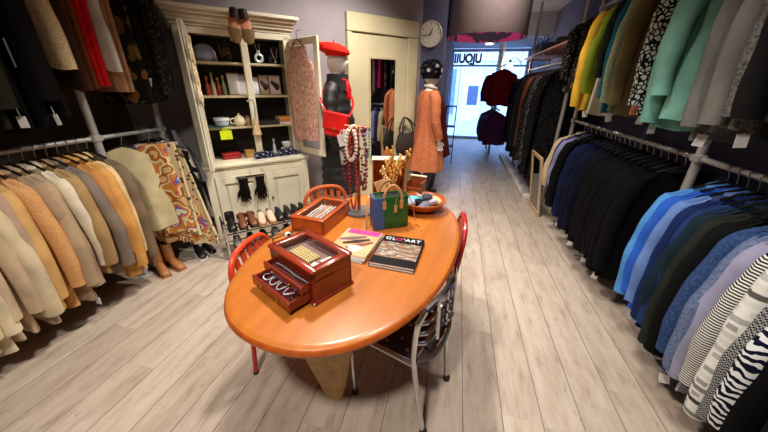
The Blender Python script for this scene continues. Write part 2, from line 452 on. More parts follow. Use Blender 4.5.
# --- lower left rail: beiges, then silk and black
XL, ZL = -2.46, 1.15
LL = [
 c_('blouse', 'ivory layered blouse', (222, 208, 176), .88),
 c_('shirt', 'pale lemon cream shirt', (214, 200, 160), .90),
 c_('coat', 'creamy white wool coat', (220, 204, 172), .95, hw=.215),
 c_('coat', 'sand beige wool coat', (204, 182, 150), .92),
 c_('coat', 'dusty beige coat with a wide collar', (196, 172, 144), .90, tag=(.2, -.92)),
 c_('jacket', 'light ecru jacket', (214, 196, 162), .86),
 c_('coat', 'pinkish taupe coat', (176, 148, 126), .93),
 c_('cardigan', 'mustard knit cardigan', (206, 164, 104), .86),
 c_('coat', 'peach tweed coat', (214, 160, 106), .90, 'tweed', (196, 146, 96)),
 c_('coat', 'mushroom taupe coat', (164, 138, 112), .92),
 c_('coat', 'greige raincoat', (176, 152, 122), .92, tag=(.22, -.98)),
 c_('blouse', 'off white satin blouse', (220, 206, 182), .84),
 c_('coat', 'olive tan coat', (168, 136, 92), .78, hw=.22),
 c_('jacket', 'slate grey suede jacket', (128, 114, 102), .86),
 c_('jacket', 'caramel brown jacket', (186, 130, 74), .78),
 c_('coat', 'golden camel coat', (206, 152, 82), .93, hw=.215),
 c_('coat', 'cream mohair coat', (214, 188, 140), .90),
 c_('dress', 'long grey taupe dress', (118, 100, 80), .93, kind='dress', sleeve=True),
]
ysL = [.60 + .0565 * i for i in range(len(LL))]
for g_ in range(len(LL)): LL[g_] = LL[g_][:3] + (min(LL[g_][3] + .05, 1.0),) + LL[g_][4:]
rack(LL, ysL, XL, ZL, 1, 'on the lower left rail', 'clothes on the lower left rail')
LL2 = [
 c_('blouse', 'shaggy cream blouse', (206, 190, 148), .74, kind='dress', T=.05, hw=.19, yaw=34, dx=.06),
 c_('scarf', 'orange blue and pink silk scarf', (200, 160, 110), .93, 'silk', kind='scarf', w1=.16, w0=.10, T=.045, yaw=34, dx=.17, fold=.02),
 c_('shawl', 'cream lace shawl with dark dots', (206, 186, 148), .98, 'spots', (90, 70, 50), kind='scarf', w1=.09, w0=.085, T=.04, yaw=20, dx=.235, fold=.02),
 c_('dress', 'dark brown lace dress', (40, 30, 24), .90, 'speckle', (84, 66, 48), kind='dress'),
 c_('dress', 'black chiffon dress with long sleeves', (20, 18, 18), .92, kind='dress', sleeve=True),
 c_('blouse', 'black blouse with cream patches', (20, 18, 18), .94, 'patches', (206, 198, 184), kind='coat'),
]
rack(LL2, [1.745, 1.865, 1.945, 2.005, 2.055, 2.11], XL, ZL, 1, 'on the lower left rail by the cabinet', 'clothes on the lower left rail')
# --- upper left rail
ZU = 2.33
K = (17, 16, 17)
UL = [
 c_('dress', 'black sequinned evening dress', K, .95, 'speckle', (150, 148, 140), kind='dress'),
 c_('coat', 'black coat with a white beaded edge', (15, 14, 15), .98, tag=(.27, -1.0)),
 c_('jacket', 'black velvet jacket with a long price tag', (20, 18, 20), .95, tag=(.27, -.98)),
 c_('dress', 'black evening dress with a bow belt', (14, 14, 14), .98, kind='dress'),
 c_('coat', 'black coat with olive piping', (24, 24, 18), .98, tag=(.27, -1.0)),
 c_('coat', 'olive black long coat', (34, 34, 24), .98),
 c_('dress', 'plain black long dress', (12, 12, 12), 1.0, kind='dress', tag=(.24, -1.0)),
 c_('coat', 'black coat with silver brooch', (16, 15, 16), .98, tag=(.27, -1.0)),
 c_('dress', 'black crepe dress', (18, 17, 17), .92, kind='dress'),
 c_('jacket', 'shaggy cream fur jacket', (206, 176, 124), .74, 'tweed', (226, 204, 164), kind='dress', T=.042, hw=.19, yaw=14),
 c_('skirt', 'dark brown velvet skirt', (56, 34, 22), .86, kind='dress'),
 c_('trousers', 'rust brown trousers', (128, 76, 44), .86, kind='trousers', cat='trousers'),
 c_('trousers', 'bright red trousers', (196, 26, 26), .84, kind='trousers', cat='trousers', T=.034),
 c_('blouse', 'white ruffled blouse', (206, 198, 184), .74, kind='dress', hw=.17),
 c_('trousers', 'tan suede trousers', (176, 134, 98), .88, kind='trousers', cat='trousers'),
 c_('dress', 'black paisley dress', (24, 20, 14), .96, 'paisley', (96, 80, 44), kind='dress'),
 c_('dress', 'black lace dress with a white tag', (20, 19, 19), .96, 'speckle', (48, 46, 46), kind='dress', tag=(.17, -.80)),
 c_('top', 'black beaded top', (24, 22, 22), .92, 'speckle', (70, 64, 52), kind='top', tag=(.2, -.84)),
]
ysU = [.66, .75, .84, .93, 1.02, 1.11, 1.20, 1.29, 1.38, 1.48, 1.575, 1.655, 1.735, 1.81, 1.88, 1.955, 2.03, 2.105]
for g_ in range(9): UL[g_] = UL[g_][:3] + (UL[g_][3] + .07,) + UL[g_][4:]
rack(UL, ysU, XL, ZU, 1, 'on the upper left rail', 'clothes on the upper left rail', .032)

# --- lower right rail
XR, ZR = 1.40, 1.15
RL = [
 c_('coat', 'black coat lined in purple', (12, 12, 16), .98, tag=(.24, -.98)),
 c_('coat', 'black wool coat with hanging belt', (11, 11, 13), .98, tag=(.26, -1.02)),
 c_('blouse', 'navy and white zebra blouse', (14, 18, 40), .92, 'zebra', (214, 214, 214), 1.5),
 c_('shirt', 'black and white gingham shirt', (16, 16, 18), .92, 'check', (150, 150, 150), 2.2, hw=.19),
 c_('blouse', 'black and white block print blouse', (14, 14, 16), .93, 'abstract', (214, 212, 206), .8, hw=.225, tag=(.2, -.9)),
 c_('top', 'narrow black and white striped top', (14, 14, 16), .93, 'stripe', (216, 214, 208), 1.9, kind='coat'),
 c_('shirt', 'pale lilac long shirt', (146, 144, 170), .95, tag=(.22, -.92)),
 c_('cardigan', 'marled grey blue cardigan', (78, 92, 126), .90, 'tweed', (104, 118, 148)),
 c_('coat', 'denim blue wool coat', (38, 58, 98), .95, 'tweed', (54, 76, 118), hw=.215, tag=(.23, -.98)),
 c_('jacket', 'black jacket beside the denim blue coat', (14, 15, 17), .93),
 c_('jacket', 'dark olive jacket', (34, 38, 34), .93),
 c_('jacket', 'dark petrol jacket', (24, 40, 52), .92),
 c_('shirt', 'ink blue shirt', (32, 52, 100), .93, tag=(.22, -.95)),
 c_('blouse', 'dark navy blouse', (24, 38, 84), .92),
 c_('shirt', 'periwinkle blue shirt', (98, 128, 188), .93),
 c_('blouse', 'bright cornflower blouse', (44, 92, 190), .90, tag=(.2, -.78)),
 c_('shirt', 'sky blue shirt', (78, 140, 206), .88, tag=(.24, -.55)),
]
ysR = [.88, .965] + [1.035 + .0585 * i for i in range(len(RL) - 2)]
rack(RL, ysR, XR, ZR, -1, 'on the lower right rail', 'clothes on the lower right rail', .025)
nav = [(9, 9, 11), (7, 7, 9), (10, 10, 13), (7, 7, 8), (9, 9, 14), (7, 7, 9), (10, 10, 13), (8, 8, 11), (10, 12, 28), (9, 12, 30), (12, 16, 40), (11, 15, 38), (15, 21, 52), (17, 25, 62)]
RL2 = []
for i, cc in enumerate(nav):
    k = i if i < 8 else i - 8
    d = (f'{ORD[k]} black jacket past the steel post' if i < 8 else f'{ORD[13 - i]} navy jacket from the lavender jacket')
    RL2.append(('jacket', d, F('dark jacket cloth %d' % (i % 14), cc), .92 + .04 * math.sin(i * 2.1), {'tag': (.22, -.94 - .02 * (i % 3)) if i in (1, 4, 6, 8, 10, 11, 13) else None}))
rack(RL2, [2.18 + .084 * i for i in range(14)], XR, ZR, -1, 'on the lower right rail', 'clothes on the lower right rail', .036)
RL3 = [
 c_('trousers', 'black trousers with white tags', (14, 14, 15), .96, kind='trousers', cat='trousers', tag=(.12, -.8), T=.05),
 c_('coat', 'long black coat', (13, 13, 15), .94, tag=(.24, -.78), T=.045),
 c_('jacket', 'lavender grey jacket', (136, 138, 176), .78, T=.034),
 c_('jacket', 'deep purple jacket', (58, 44, 112), .78, T=.03),
 c_('jacket', 'beige cream jacket', (206, 184, 146), .76, T=.034),
]
rack(RL3, [3.42, 3.52, 3.64, 3.73, 3.82], XR, ZR, -1, 'at the far end of the lower right rail', 'clothes on the lower right rail')
# --- upper right rail
UR = [
 c_('dress', 'black long dress', (16, 15, 16), .98, kind='dress', tag=(.15, -1.0)),
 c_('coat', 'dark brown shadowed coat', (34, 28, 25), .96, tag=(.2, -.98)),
 c_('coat', 'charcoal black coat', (26, 26, 27), .97),
 c_('coat', 'grey tweed coat', (66, 65, 64), .94, 'tweed', (116, 114, 112), hw=.22, T=.04, tag=(.2, -.97)),
 c_('coat', 'pale grey soft coat', (118, 116, 112), .95, T=.032),
 c_('cardigan', 'ash grey cardigan', (98, 97, 93), .96, tag=(.22, -1.0)),
 c_('dress', 'silver grey jersey dress', (112, 112, 108), 1.02, kind='dress', sleeve=True, tag=(.15, -1.0)),
 c_('dress', 'wide mint green dress', (128, 184, 168), .95, kind='dress', sleeve=True, hw=.235, T=.036, yaw=-20),
 c_('blouse', 'mint green blouse', (118, 174, 160), 1.0, yaw=-14),
 c_('top', 'turquoise top at the leopard blouse', (112, 176, 182), 1.0, kind='dress', hw=.18, tag=(.2, -1.0)),
 c_('blouse', 'black and white leopard blouse', (26, 26, 26), .96, 'leopard', (196, 206, 198), 1.4, kind='top', hw=.215, yaw=-16),
 c_('shirt', 'light turquoise shirt', (128, 186, 186), .92, kind='dress', hw=.18),
 c_('top', 'coral salmon top', (200, 130, 98), .96, kind='dress', hw=.2),
 c_('trousers', 'dark brown trousers', (48, 34, 24), .96, kind='trousers', cat='trousers', tag=(.1, -.98)),
 c_('coat', 'olive brown coat', (104, 94, 64), .97),
 c_('blouse', 'green mottled blouse', (112, 128, 100), .96, 'tweed', (150, 160, 128), kind='top', tag=(.2, -.98)),
 c_('dress', 'teal blue dress', (22, 86, 106), .98, kind='dress', sleeve=True, tag=(.16, -1.0)),
 c_('jacket', 'dark forest green jacket', (24, 32, 22), .80, hw=.215, tag=(.2, -.9)),
 c_('skirt', 'cream linen skirt', (198, 190, 158), 1.0, kind='dress', hw=.225),
 c_('shirt', 'lime green shirt', (118, 140, 40), .98, kind='top', hw=.2),
 c_('shirt', 'olive mustard shirt', (124, 114, 44), .99, kind='dress', hw=.19, tag=(.2, -1.0)),
 c_('jacket', 'yellow jacket', (232, 182, 62), .98, T=.036, hw=.205, yaw=2),
 c_('dress', 'purple grey printed dress', (92, 78, 98), .90, 'tweed', (150, 128, 140), kind='dress'),
 c_('dress', 'magenta pink dress', (178, 32, 92), .82, kind='dress', T=.034),
 c_('dress', 'black and grey paisley dress', (30, 28, 26), .84, 'paisley', (110, 104, 92), kind='dress'),
 c_('dress', 'brown and black patterned dress', (30, 26, 24), .84, 'speckle', (120, 104, 84), kind='dress', tag=(.1, -.8)),
 c_('blouse', 'black blouse with grey flecks', (24, 24, 25), .82, 'speckle', (126, 122, 112), kind='top'),
]
ysUR = [1.32, 1.42, 1.52, 1.63, 1.72, 1.80, 1.88, 2.06, 2.17, 2.28, 2.36, 2.45, 2.53, 2.62, 2.74, 2.86, 2.98, 3.10, 3.20, 3.30, 3.40, 3.53, 3.66, 3.78, 3.90, 4.02, 4.14]
rack(UR, ysUR, XR, 2.30, -1, 'on the upper right rail', 'clothes on the upper right rail', .03)
# --- the long rail towards the street
XF, ZF = 1.30, 1.82
FR = [
 c_('coat', 'black curly coat', (15, 15, 16), 1.50, 'speckle', (50, 50, 50), T=.055, hw=.23),
 c_('coat', 'black long coat', (13, 13, 14), 1.55, T=.05),
 c_('coat', 'black coat with white flecks', (22, 22, 23), 1.52, 'speckle', (170, 168, 164), T=.045),
 c_('coat', 'dark grey herringbone coat', (52, 50, 50), 1.50, 'tweed', (84, 82, 80), T=.045),
 c_('dress', 'black dress with pale flecks', (16, 16, 17), 1.55, 'speckle', (84, 84, 86), kind='dress', sleeve=True, T=.045),
 c_('coat', 'rust brown coat', (156, 84, 56), 1.10, T=.05),
 c_('dress', 'rust and green printed dress', (112, 56, 40), 1.45, 'speckle', (58, 84, 40), kind='dress', sleeve=True, tag=(.15, -1.1)),
 c_('coat', 'charcoal coat', (34, 34, 38), 1.52, T=.05),
 c_('coat', 'smoky grey black coat', (44, 44, 50), 1.50, 'tweed', (66, 66, 74), T=.05),
 c_('coat', 'black padded coat', (15, 15, 18), 1.55, T=.055),
 c_('dress', 'black dress with grey print', (22, 22, 28), 1.48, 'speckle', (100, 98, 112), kind='dress', sleeve=True, T=.045),
 c_('coat', 'midnight blue coat', (24, 26, 46), 1.50, T=.05),
 c_('coat', 'black blue coat', (16, 18, 28), 1.52, T=.05),
]
rack(FR, [4.50 + .185 * i for i in range(len(FR))], XF, ZF, -1, 'on the long rail towards the street', 'clothes on the long rail towards the street', .05)
FR2 = [
 c_('jacket', 'burgundy wool jacket', (122, 22, 32), .78, T=.07),
 c_('jacket', 'wine red jacket', (104, 22, 34), .78, T=.07),
 c_('jacket', 'crimson jacket', (138, 30, 38), .76, T=.07),
 c_('jacket', 'navy jacket', (26, 28, 62), .76, T=.07),
]
rack(FR2, [7.2, 7.6, 8.0, 8.4], .86, 1.92, -1, 'on the upper bar nearest the street', 'clothes nearest the street')
FR3 = [
 c_('blouse', 'plum purple blouse', (86, 48, 96), .74, T=.07),
 c_('blouse', 'blue flowered blouse', (50, 50, 92), .74, 'speckle', (170, 170, 200), T=.07),
 c_('blouse', 'mauve blouse', (112, 84, 128), .74, T=.07),
 c_('blouse', 'slate violet blouse', (70, 70, 116), .74, T=.07),
]
rack(FR3, [7.2, 7.6, 8.0, 8.4], .86, 1.06, -1, 'on the lower bar nearest the street', 'clothes nearest the street')

# --- the rails themselves
def rail(label, x, y0, y1, zs, posts, back, top):
    r = thing('clothes_rail', label, 'clothes rail', (x, y0, 0))
    for z in zs:
        b = MB(); b.tube([(0, 0, z), (0, y1 - y0, z)], .0155, 10); b.build('rail_bar', M_steel, r)
    for y in posts:
        p = MB(); p.tube([(0, y - y0, 0), (0, y - y0, top)], .024, 12); p.build('rail_post', M_steel, r)
        for z in zs: MB().box((0, y - y0, z), (.06, .07, .05), b=.01).build('bracket', M_steel, r)
        MB().lathe([(.05, 0), (.05, .008), (.026, .014)], 14, Matrix.Translation((0, y - y0, 0)), caps=True).build('foot_plate', M_steel, r)
    return r
rail('two-tier steel clothes rail along the left wall, full of beige and black clothes', XL, -.3, 2.16, (1.15, 2.33), (-.25, 1.635, 2.145), 0, 2.9)
rail('two-tier steel clothes rail along the right wall, full of blue and black clothes', XR, .2, 4.25, (1.15, 2.30), (.3, 2.10, 4.22), 0, 2.93)
rail('long steel clothes rail of dark coats running towards the street', XF, 4.36, 6.95, (1.82,), (4.38, 6.93), 0, 2.92)
rail('short two-tier clothes rail of red and purple clothes nearest the street', 0.86, 7.0, 8.6, (1.06, 1.92), (7.8, 8.58), 0, 2.9)
for y0, y1, lb in ((4.55, 5.75, 'white low plinth under the dark coats, nearer the leaning framed mirror'), (5.9, 7.5, 'white low plinth under the dark coats, nearer the street')):
    t = MB(); t.box((1.16, (y0 + y1) / 2, .03), (.16, y1 - y0, .06), b=.008)
    tag(t.build('plinth', M_card), lb, 'plinth')

# trims seen on single garments
def trim_line(desc, name, m, r, z0, z1, dx=.0, beads=False):
    root, hw, T, L = GARM[desc]; b = MB()
    pts = [(hw * (1.05 - .25 * (z + .3) if z > -.3 else 1.16) + dx, -T * 1.75 - .006, z) for z in [z0 + (z1 - z0) * k / 24 for k in range(25)]]
    if beads:
        for p in pts: b.ball(p, r, 7, 5)
    else: b.tube(pts, r, 6)
    b.build(name, m, root)
trim_line('black coat with a white beaded edge', 'beaded_edge', M_card, .008, -.35, -1.0, .0, True)
trim_line('black coat with olive piping', 'piping', mat('olive piping', (78, 80, 52), .7), .008, -.2, -1.0)
trim_line('black coat with olive piping', 'piping', MATS['olive piping'], .008, -.2, -1.0, -.06)
trim_line('black coat with silver brooch', 'brooch', mat('silver brooch', (190, 190, 194), .3, .9), .005, -.62, -.75)
root, hw, T, L = GARM['black evening dress with a bow belt']
b = MB(); b.tube(smooth_path([(.10, -T - .035, -.86), (.18, -T - .05, -.875), (.25, -T - .03, -.87), (.20, -T - .05, -.90), (.14, -T - .05, -.93)], 4), .007, 6, flat=.6); b.tube([(.10, -T - .04, -.80), (.105, -T - .045, -.94)], .009, 6); b.build('bow_belt', M_card, root)
root, hw, T, L = GARM['black wool coat with hanging belt']
b = MB(); b.tube(smooth_path([(.20, -T, -.75), (.25, -T - .02, -.9), (.27, -T - .02, -1.02), (.285, -T - .03, -1.10)], 4), .012, 6, flat=.5); b.ball((.285, -T - .03, -1.11), .02, 8, 6); b.build('belt', fabric('black belt', (11, 11, 13)), root)
root, hw, T, L = GARM['black coat lined in purple']
b = MB(); b.loft([[(.05, -T - .03, z), (.19, -T - .028, z), (.20, -T - .034, z), (.05, -T - .036, z)] for z in (-.78, -.88, -.97)]); b.build('lining', fabric('purple lining', (50, 34, 110)), root)
# ------------------------------------------------------------------ cabinet
M_cream = mat('cream painted wood', (222, 214, 188), .5, var=.05, scale=4)
M_creamd = mat('cream wood groove', (176, 164, 128), .6)
M_inside = mat('dark cabinet inside', (30, 26, 22), .8)
cab = thing('display_cabinet', 'tall cream cupboard with open top doors against the grey wall, shelves of accessories', 'cabinet', A, WR)
def panel_door(w, h, th=.03):
    """door slab from x 0..w, z 0..h, front at y=0 with a raised panel frame"""
    b = MB(); s = .075
    b.box((w / 2, th / 2 + .006, h / 2), (w, th - .012, h))
    b.box((s / 2, .0, h / 2), (s, .014, h), b=.003); b.box((w - s / 2, .0, h / 2), (s, .014, h), b=.003)
    b.box((w / 2, .0, s / 2), (w - 2 * s, .014, s), b=.003); b.box((w / 2, .0, h - s / 2), (w - 2 * s, .014, s), b=.003)
    i = s + .02
    b.box((w / 2, .003, h / 2), (w - 2 * i, .012, h - 2 * i), b=.005)
    return b
# lower body
b = MB()
b.box((.51, .235, .385), (1.0, .43, .73), b=.004); b.box((.51, .23, .035), (1.03, .46, .07), b=.006)
b.box((.045, .008, .40), (.07, .03, .72), b=.003); b.box((.975, .008, .40), (.07, .03, .72), b=.003); b.box((.51, .008, .715), (.86, .03, .05)); b.box((.525, .008, .4), (.04, .03, .66))
b.build('cupboard_base', M_cream, cab)
b = MB(); b.box((.51, .222, .785), (1.06, .476, .035), b=.008); b.box((.51, .226, .757), (1.03, .45, .022), b=.006); b.build('counter', M_cream, cab)
for x in (.085, .55):
    d = panel_door(.42, .60); o = d.build('door', M_cream, cab); o.location = (x, -.008, .085)
    k = MB(); k.ball((.38 if x < .3 else .04, -.022, .32), .013); kk = k.build('door_knob', mat('dark brass', (120, 96, 60), .35, .8), o)
# upper case
b = MB()
b.box((.04, .285, 1.37), (.03, .33, 1.14)); b.box((.985, .285, 1.37), (.03, .33, 1.14)); b.box((.51, .285, 1.935), (.96, .33, .03))
b.box((.075, .128, 1.37), (.10, .03, 1.14), b=.004); b.box((.955, .128, 1.37), (.07, .03, 1.14), b=.004); b.box((.51, .128, 1.925), (.96, .03, .05), b=.003)
b.build('upper_case', M_cream, cab)
b = MB(); b.box((.51, .438, 1.37), (.96, .02, 1.14)); b.build('back_panel', M_inside, cab)
b = MB(); b.box((.56, .135, 1.37), (.062, .03, 1.13), b=.006); b.build('centre_stile', M_cream, cab)
for z in (1.115, 1.40, 1.685):
    b = MB(); b.box((.52, .285, z), (.90, .27, .02), b=.003); b.build('shelf', mat('shelf wood', (186, 172, 136), .55), cab)
b = MB()
for k, (dz, e) in enumerate(((1.955, .0), (1.985, .02), (2.01, .035), (2.04, .06), (2.068, .085))): b.box((.51, .285 - e / 2, dz + .012), (1.0 + e * 1.4, .33 + e, .03), b=.006)
b.build('cornice', M_cream, cab)
# open upper doors
d = panel_door(.44, 1.10, .028); ld = d.build('door', M_cream, cab); ld.location = (.105, .11, .83); ld.rotation_euler = (0, 0, R(-97)); 
d = MB(); w, h, s = .43, 1.08, .06
d.box((s / 2, 0, h / 2), (s, .028, h), b=.003); d.box((w - s / 2, 0, h / 2), (s, .028, h), b=.003)
for z in (s / 2, h - s / 2, h * .74, h * .42): d.box((w / 2, 0, z), (w - 2 * s, .026, s if z in (s / 2, h - s / 2) else .025), b=.003)
rd = d.build('door', M_cream, cab); rd.location = (.985, .10, .835); rd.rotation_euler = (0, 0, R(-75))
p = MB(); p.box((w / 2, .004, h / 2), (w - 2 * s + .01, .005, h - 2 * s + .01)); p.build('door_glass', M_glass, rd, smooth=False)
rdM = Matrix.Translation(A) @ Matrix.Rotation(WR, 4, 'Z') @ Matrix.Translation((.985, .10, .835)) @ Matrix.Rotation(R(-75), 4, 'Z')
ldM = Matrix.Translation(A) @ Matrix.Rotation(WR, 4, 'Z') @ Matrix.Translation((.105, .11, .83)) @ Matrix.Rotation(R(-97), 4, 'Z')

# sequinned dress hung over the right cabinet door (on its room side)
M_seq = fabric('pink sequins', (164, 116, 96), 'tweed', (206, 164, 146), .55, rough=.45)
pq = rdM @ Vector((.20, -.06, 1.06))
g_ = thing('sequinned_dress', 'dusty pink sequinned sleeveless dress hung over the open right cabinet door', 'dress', pq, WR + R(-75))
b = MB(); rings = []
for i in range(12):
    t = i / 11; z = -.06 - .84 * t; w = (.135 if t < .12 else .2 + .03 * math.sin(t * 3)) ; n = 26
    rings.append([(w * math.cos(2 * PI * j / n), .032 * math.sin(2 * PI * j / n) + .008 * math.sin(6 * math.cos(2 * PI * j / n) + t * 2) * t, z) for j in range(n)])
b.loft(rings); b.build('body', M_seq, g_, sharp=80)
b = MB(); b.tube([(.0, .0, .06), (.012, .02, .078), (0, .05, .075)], .003, 5); b.tube([(-.1, 0, -.06), (0, 0, .0), (.1, 0, -.06)], .006, 5); b.tube([(0, 0, 0), (0, 0, .06)], .003, 5); b.build('hanger', M_hanger, g_)
for x in (-.075, .075):
    s = MB(); s.tube([(x, 0, -.07), (x * .85, 0, -.01), (x * .5, .0, -.02)], .012, 6, flat=.4); s.build('strap', M_seq, g_)
# cream lace necklace hung on the left door edge
M_lace = fabric('cream lace', (214, 200, 164), 'speckle', (160, 140, 100), 1.0)
b = MB()
for k in range(5):
    path = [(.39 + .014 * k + .012 * math.sin(z * 40 + k), .035 + .012 * (k % 2), 1.0 - z) for z in [i * .04 for i in range(13 - k % 3)]]
    b.tube(path, [.011 + .004 * math.sin(i * 1.7 + k) for i in range(len(path))], 6, M=ldM)
tag(b.build('lace_scarf', M_lace), 'cream crocheted lace scarf hanging on the open left cabinet door', 'scarf')

# --- shoes
def shoe(name, label, cat, m, ms, loc, rz, group=None, L=.25, shaft=0.0, heel=.0, trim=None, parent_rot=None):
    r = thing(name, label, cat, loc, rz, group)
    b = MB(); rings = []; n = 14
    for i in range(13):
        t = i / 12; x = (t - .5) * L
        w = .036 * (1 - (abs(t - .68) / .75) ** 2.2) * (1 if t < .95 else .75) + (.004 if t < .1 else 0)
        w *= (.82 if t < .4 else 1)
        hgt = (.072 - .006 * t if t < .36 else .066 * (1 - (t - .36) / .64) ** .8 + .024)
        if shaft and t < .42: hgt = max(hgt, .085 + .0 * shaft)
        z0 = .012 + heel * max(0, 1 - t / .62) ** 1.2
        rings.append([(x, w * math.cos(2 * PI * j / n), z0 + hgt * .5 + hgt * .5 * math.sin(2 * PI * j / n)) for j in range(n)])
    b.loft(rings)
    if shaft:
        b.loft([[(-.055 * (L / .25) + .05 * math.cos(2 * PI * j / 12) * (1 - .1 * math.sin(3 * u)), .042 * math.sin(2 * PI * j / 12), .06 + heel + shaft * u) for j in range(12)] for u in (0, .2, .5, .8, 1)] +
               [[(-.055 * (L / .25) + .042 * math.cos(2 * PI * j / 12), .035 * math.sin(2 * PI * j / 12), .04 + heel + shaft) for j in range(12)]])
    b.build('upper', m, r, sharp=60)
    if not shaft:
        o = MB(); o.loft([[(-.045 * L / .25 + .058 * math.cos(2 * PI * j / 14) * L / .25, .023 * math.sin(2 * PI * j / 14), z + heel * .75) for j in range(14)] for z in (.072, .083)]); o.build('insole', trim or M_inside, r)
    s = MB(); rg = []
    for i in range(9):
        t = i / 8; x = (t - .5) * L * 1.02; w = .034 * (1 - (abs(t - .66) / .74) ** 2.4) + .006; z0 = heel * max(0, 1 - t / .62) ** 1.2
        rg.append([(x, -w, z0), (x, w, z0), (x, w, z0 + .014), (x, -w, z0 + .014)])
    s.loft(rg)
    s.build('sole', ms, r, sharp=30)
    if heel:
        h = MB(); h.loft([[(-.5 * L + .026 + a * math.cos(2 * PI * j / 10), a * math.sin(2 * PI * j / 10), z) for j in range(10)] for a, z in ((.012, 0), (.012, heel * .5), (.022, heel))]); h.build('heel', ms, r)
    return r
ML_b = mat('black leather', (18, 17, 18), .35); ML_br = mat('brown leather', (104, 56, 32), .4); ML_be = mat('beige suede', (206, 170, 144), .8); ML_t = mat('tan leather', (158, 102, 56), .45)
MS_b = mat('black sole', (14, 14, 14), .6); MS_w = mat('white sole', (220, 216, 208), .6); ML_g = mat('grey leather', (120, 118, 116), .4)

# chrome shoe rack in front of the lower doors
sr = thing('shoe_rack', 'low chrome two-shelf shoe rack in front of the cream cabinet doors', 'shoe rack', W(.05, -.30), WR)
for z in (.09, .27):
    b = MB()
    for y in (-.10, .0, .10): b.tube([(0, y, z - (.02 if y < 0 else 0)), (.92, y, z - (.02 if y < 0 else 0))], .008, 8)
    b.build('shelf', M_chrome, sr)
for x in (0, .92):
    for y in (-.11, .11):
        b = MB(); b.tube([(x, y, 0), (x, y, .36)], .011, 8); b.build('leg', M_chrome, sr)
    b = MB(); b.tube([(x, -.11, .36), (x, .11, .36)], .011, 8); b.build('side_rail', M_chrome, sr)
    b = MB(); b.tube([(x, -.11, .08), (x, .11, .08)], .007, 8); b.build('side_rail', M_chrome, sr)
def rackpt(s, d, z): 
    p = sr.location + U * s + N * d; return (p.x, p.y, z)
top = [(.07, ML_b, MS_b, .07, 'black ankle boot', 'boot', 'at the left end of the shoe rack'),
       (.165, ML_br, MS_b, .03, 'brown leather shoe', 'shoe', 'beside the black ankle boot on the shoe rack'),
       (.25, ML_br, MS_b, .03, 'brown leather shoe', 'shoe', 'beside the beige shoe on the shoe rack'),
       (.335, ML_be, ML_t, 0, 'beige suede shoe', 'shoe', 'beside the brown shoe on the shoe rack'),
       (.42, ML_be, ML_t, 0, 'beige suede shoe', 'shoe', 'beside the first black shoe on the shoe rack'),
       (.505, ML_b, MS_b, 0, 'black shoe', 'shoe', 'nearest the beige pair on the shoe rack'),
       (.59, ML_b, MS_b, 0, 'black shoe', 'shoe', 'second after the beige pair on the shoe rack'),
       (.67, ML_b, MS_w, 0, 'black shoe', 'shoe', 'third after the beige pair, on the shoe rack'),
       (.745, ML_b, MS_w, 0, 'black shoe', 'shoe', 'fourth after the beige pair, on the shoe rack'),
       (.82, ML_g, MS_b, 0, 'black and grey shoe', 'shoe', 'second from the right end of the shoe rack'),
       (.89, ML_b, MS_b, 0, 'black shoe', 'shoe', 'at the right end of the shoe rack')]
for s, m, ms, sh, d, c, w_ in top:
    shoe('ankle_boot' if sh else 'shoe', d + ' ' + w_, c, m, ms, rackpt(s, -.01, .281), WR - R(90) + R(random.uniform(-6, 6)), 'shoes on the chrome rack', .23, sh)
for k in range(7):
    shoe('shoe', 'dark shoe on the lower shelf of the chrome rack, ' + ORD[k] + ' from its left end', 'shoe', ML_b if k % 3 else ML_g, MS_b, rackpt(.09 + .12 * k, -.01, .101), WR - R(90), 'shoes under the chrome rack', .23)
# floor shoes under the left rail
for k, (x, y, rz, lb) in enumerate(((-2.36, 1.70, -25, 'tan leather boot under the silk scarf, nearer the cream blouse'), (-2.33, 1.80, -15, 'tan leather boot under the silk scarf, farther from the cream blouse'))):
    shoe('tan_boot', lb, 'boot', ML_t, ML_t, (x, y, 0), R(rz), 'boots under the left rail', .25, .17)
for k, (x, y, rz, lb) in enumerate(((-2.27, 2.02, -30, 'black white-soled shoe on the floor under the black dresses, nearer the tan boots'), (-2.25, 2.11, -24, 'black white-soled shoe on the floor under the black dresses, nearer the cabinet'))):
    shoe('shoe', lb, 'shoe', ML_b, MS_w, (x, y, 0), R(rz), 'floor shoes by the cabinet', .25)
# sneakers on the counter
M_fl = fabric('navy flowered canvas', (22, 24, 34), 'speckle', (150, 160, 190), .8)
for s, d, lb, a in ((.615, .03, 'dark flowered sneaker on the cabinet counter, left of the pair', 12), (.86, .05, 'dark flowered sneaker on the cabinet counter, right of the pair', 6)):
    p = W(s - .02, d, .803); shoe('sneaker', lb, 'shoe', M_fl, MS_w, p, WR + R(a), 'flowered sneakers', .25)
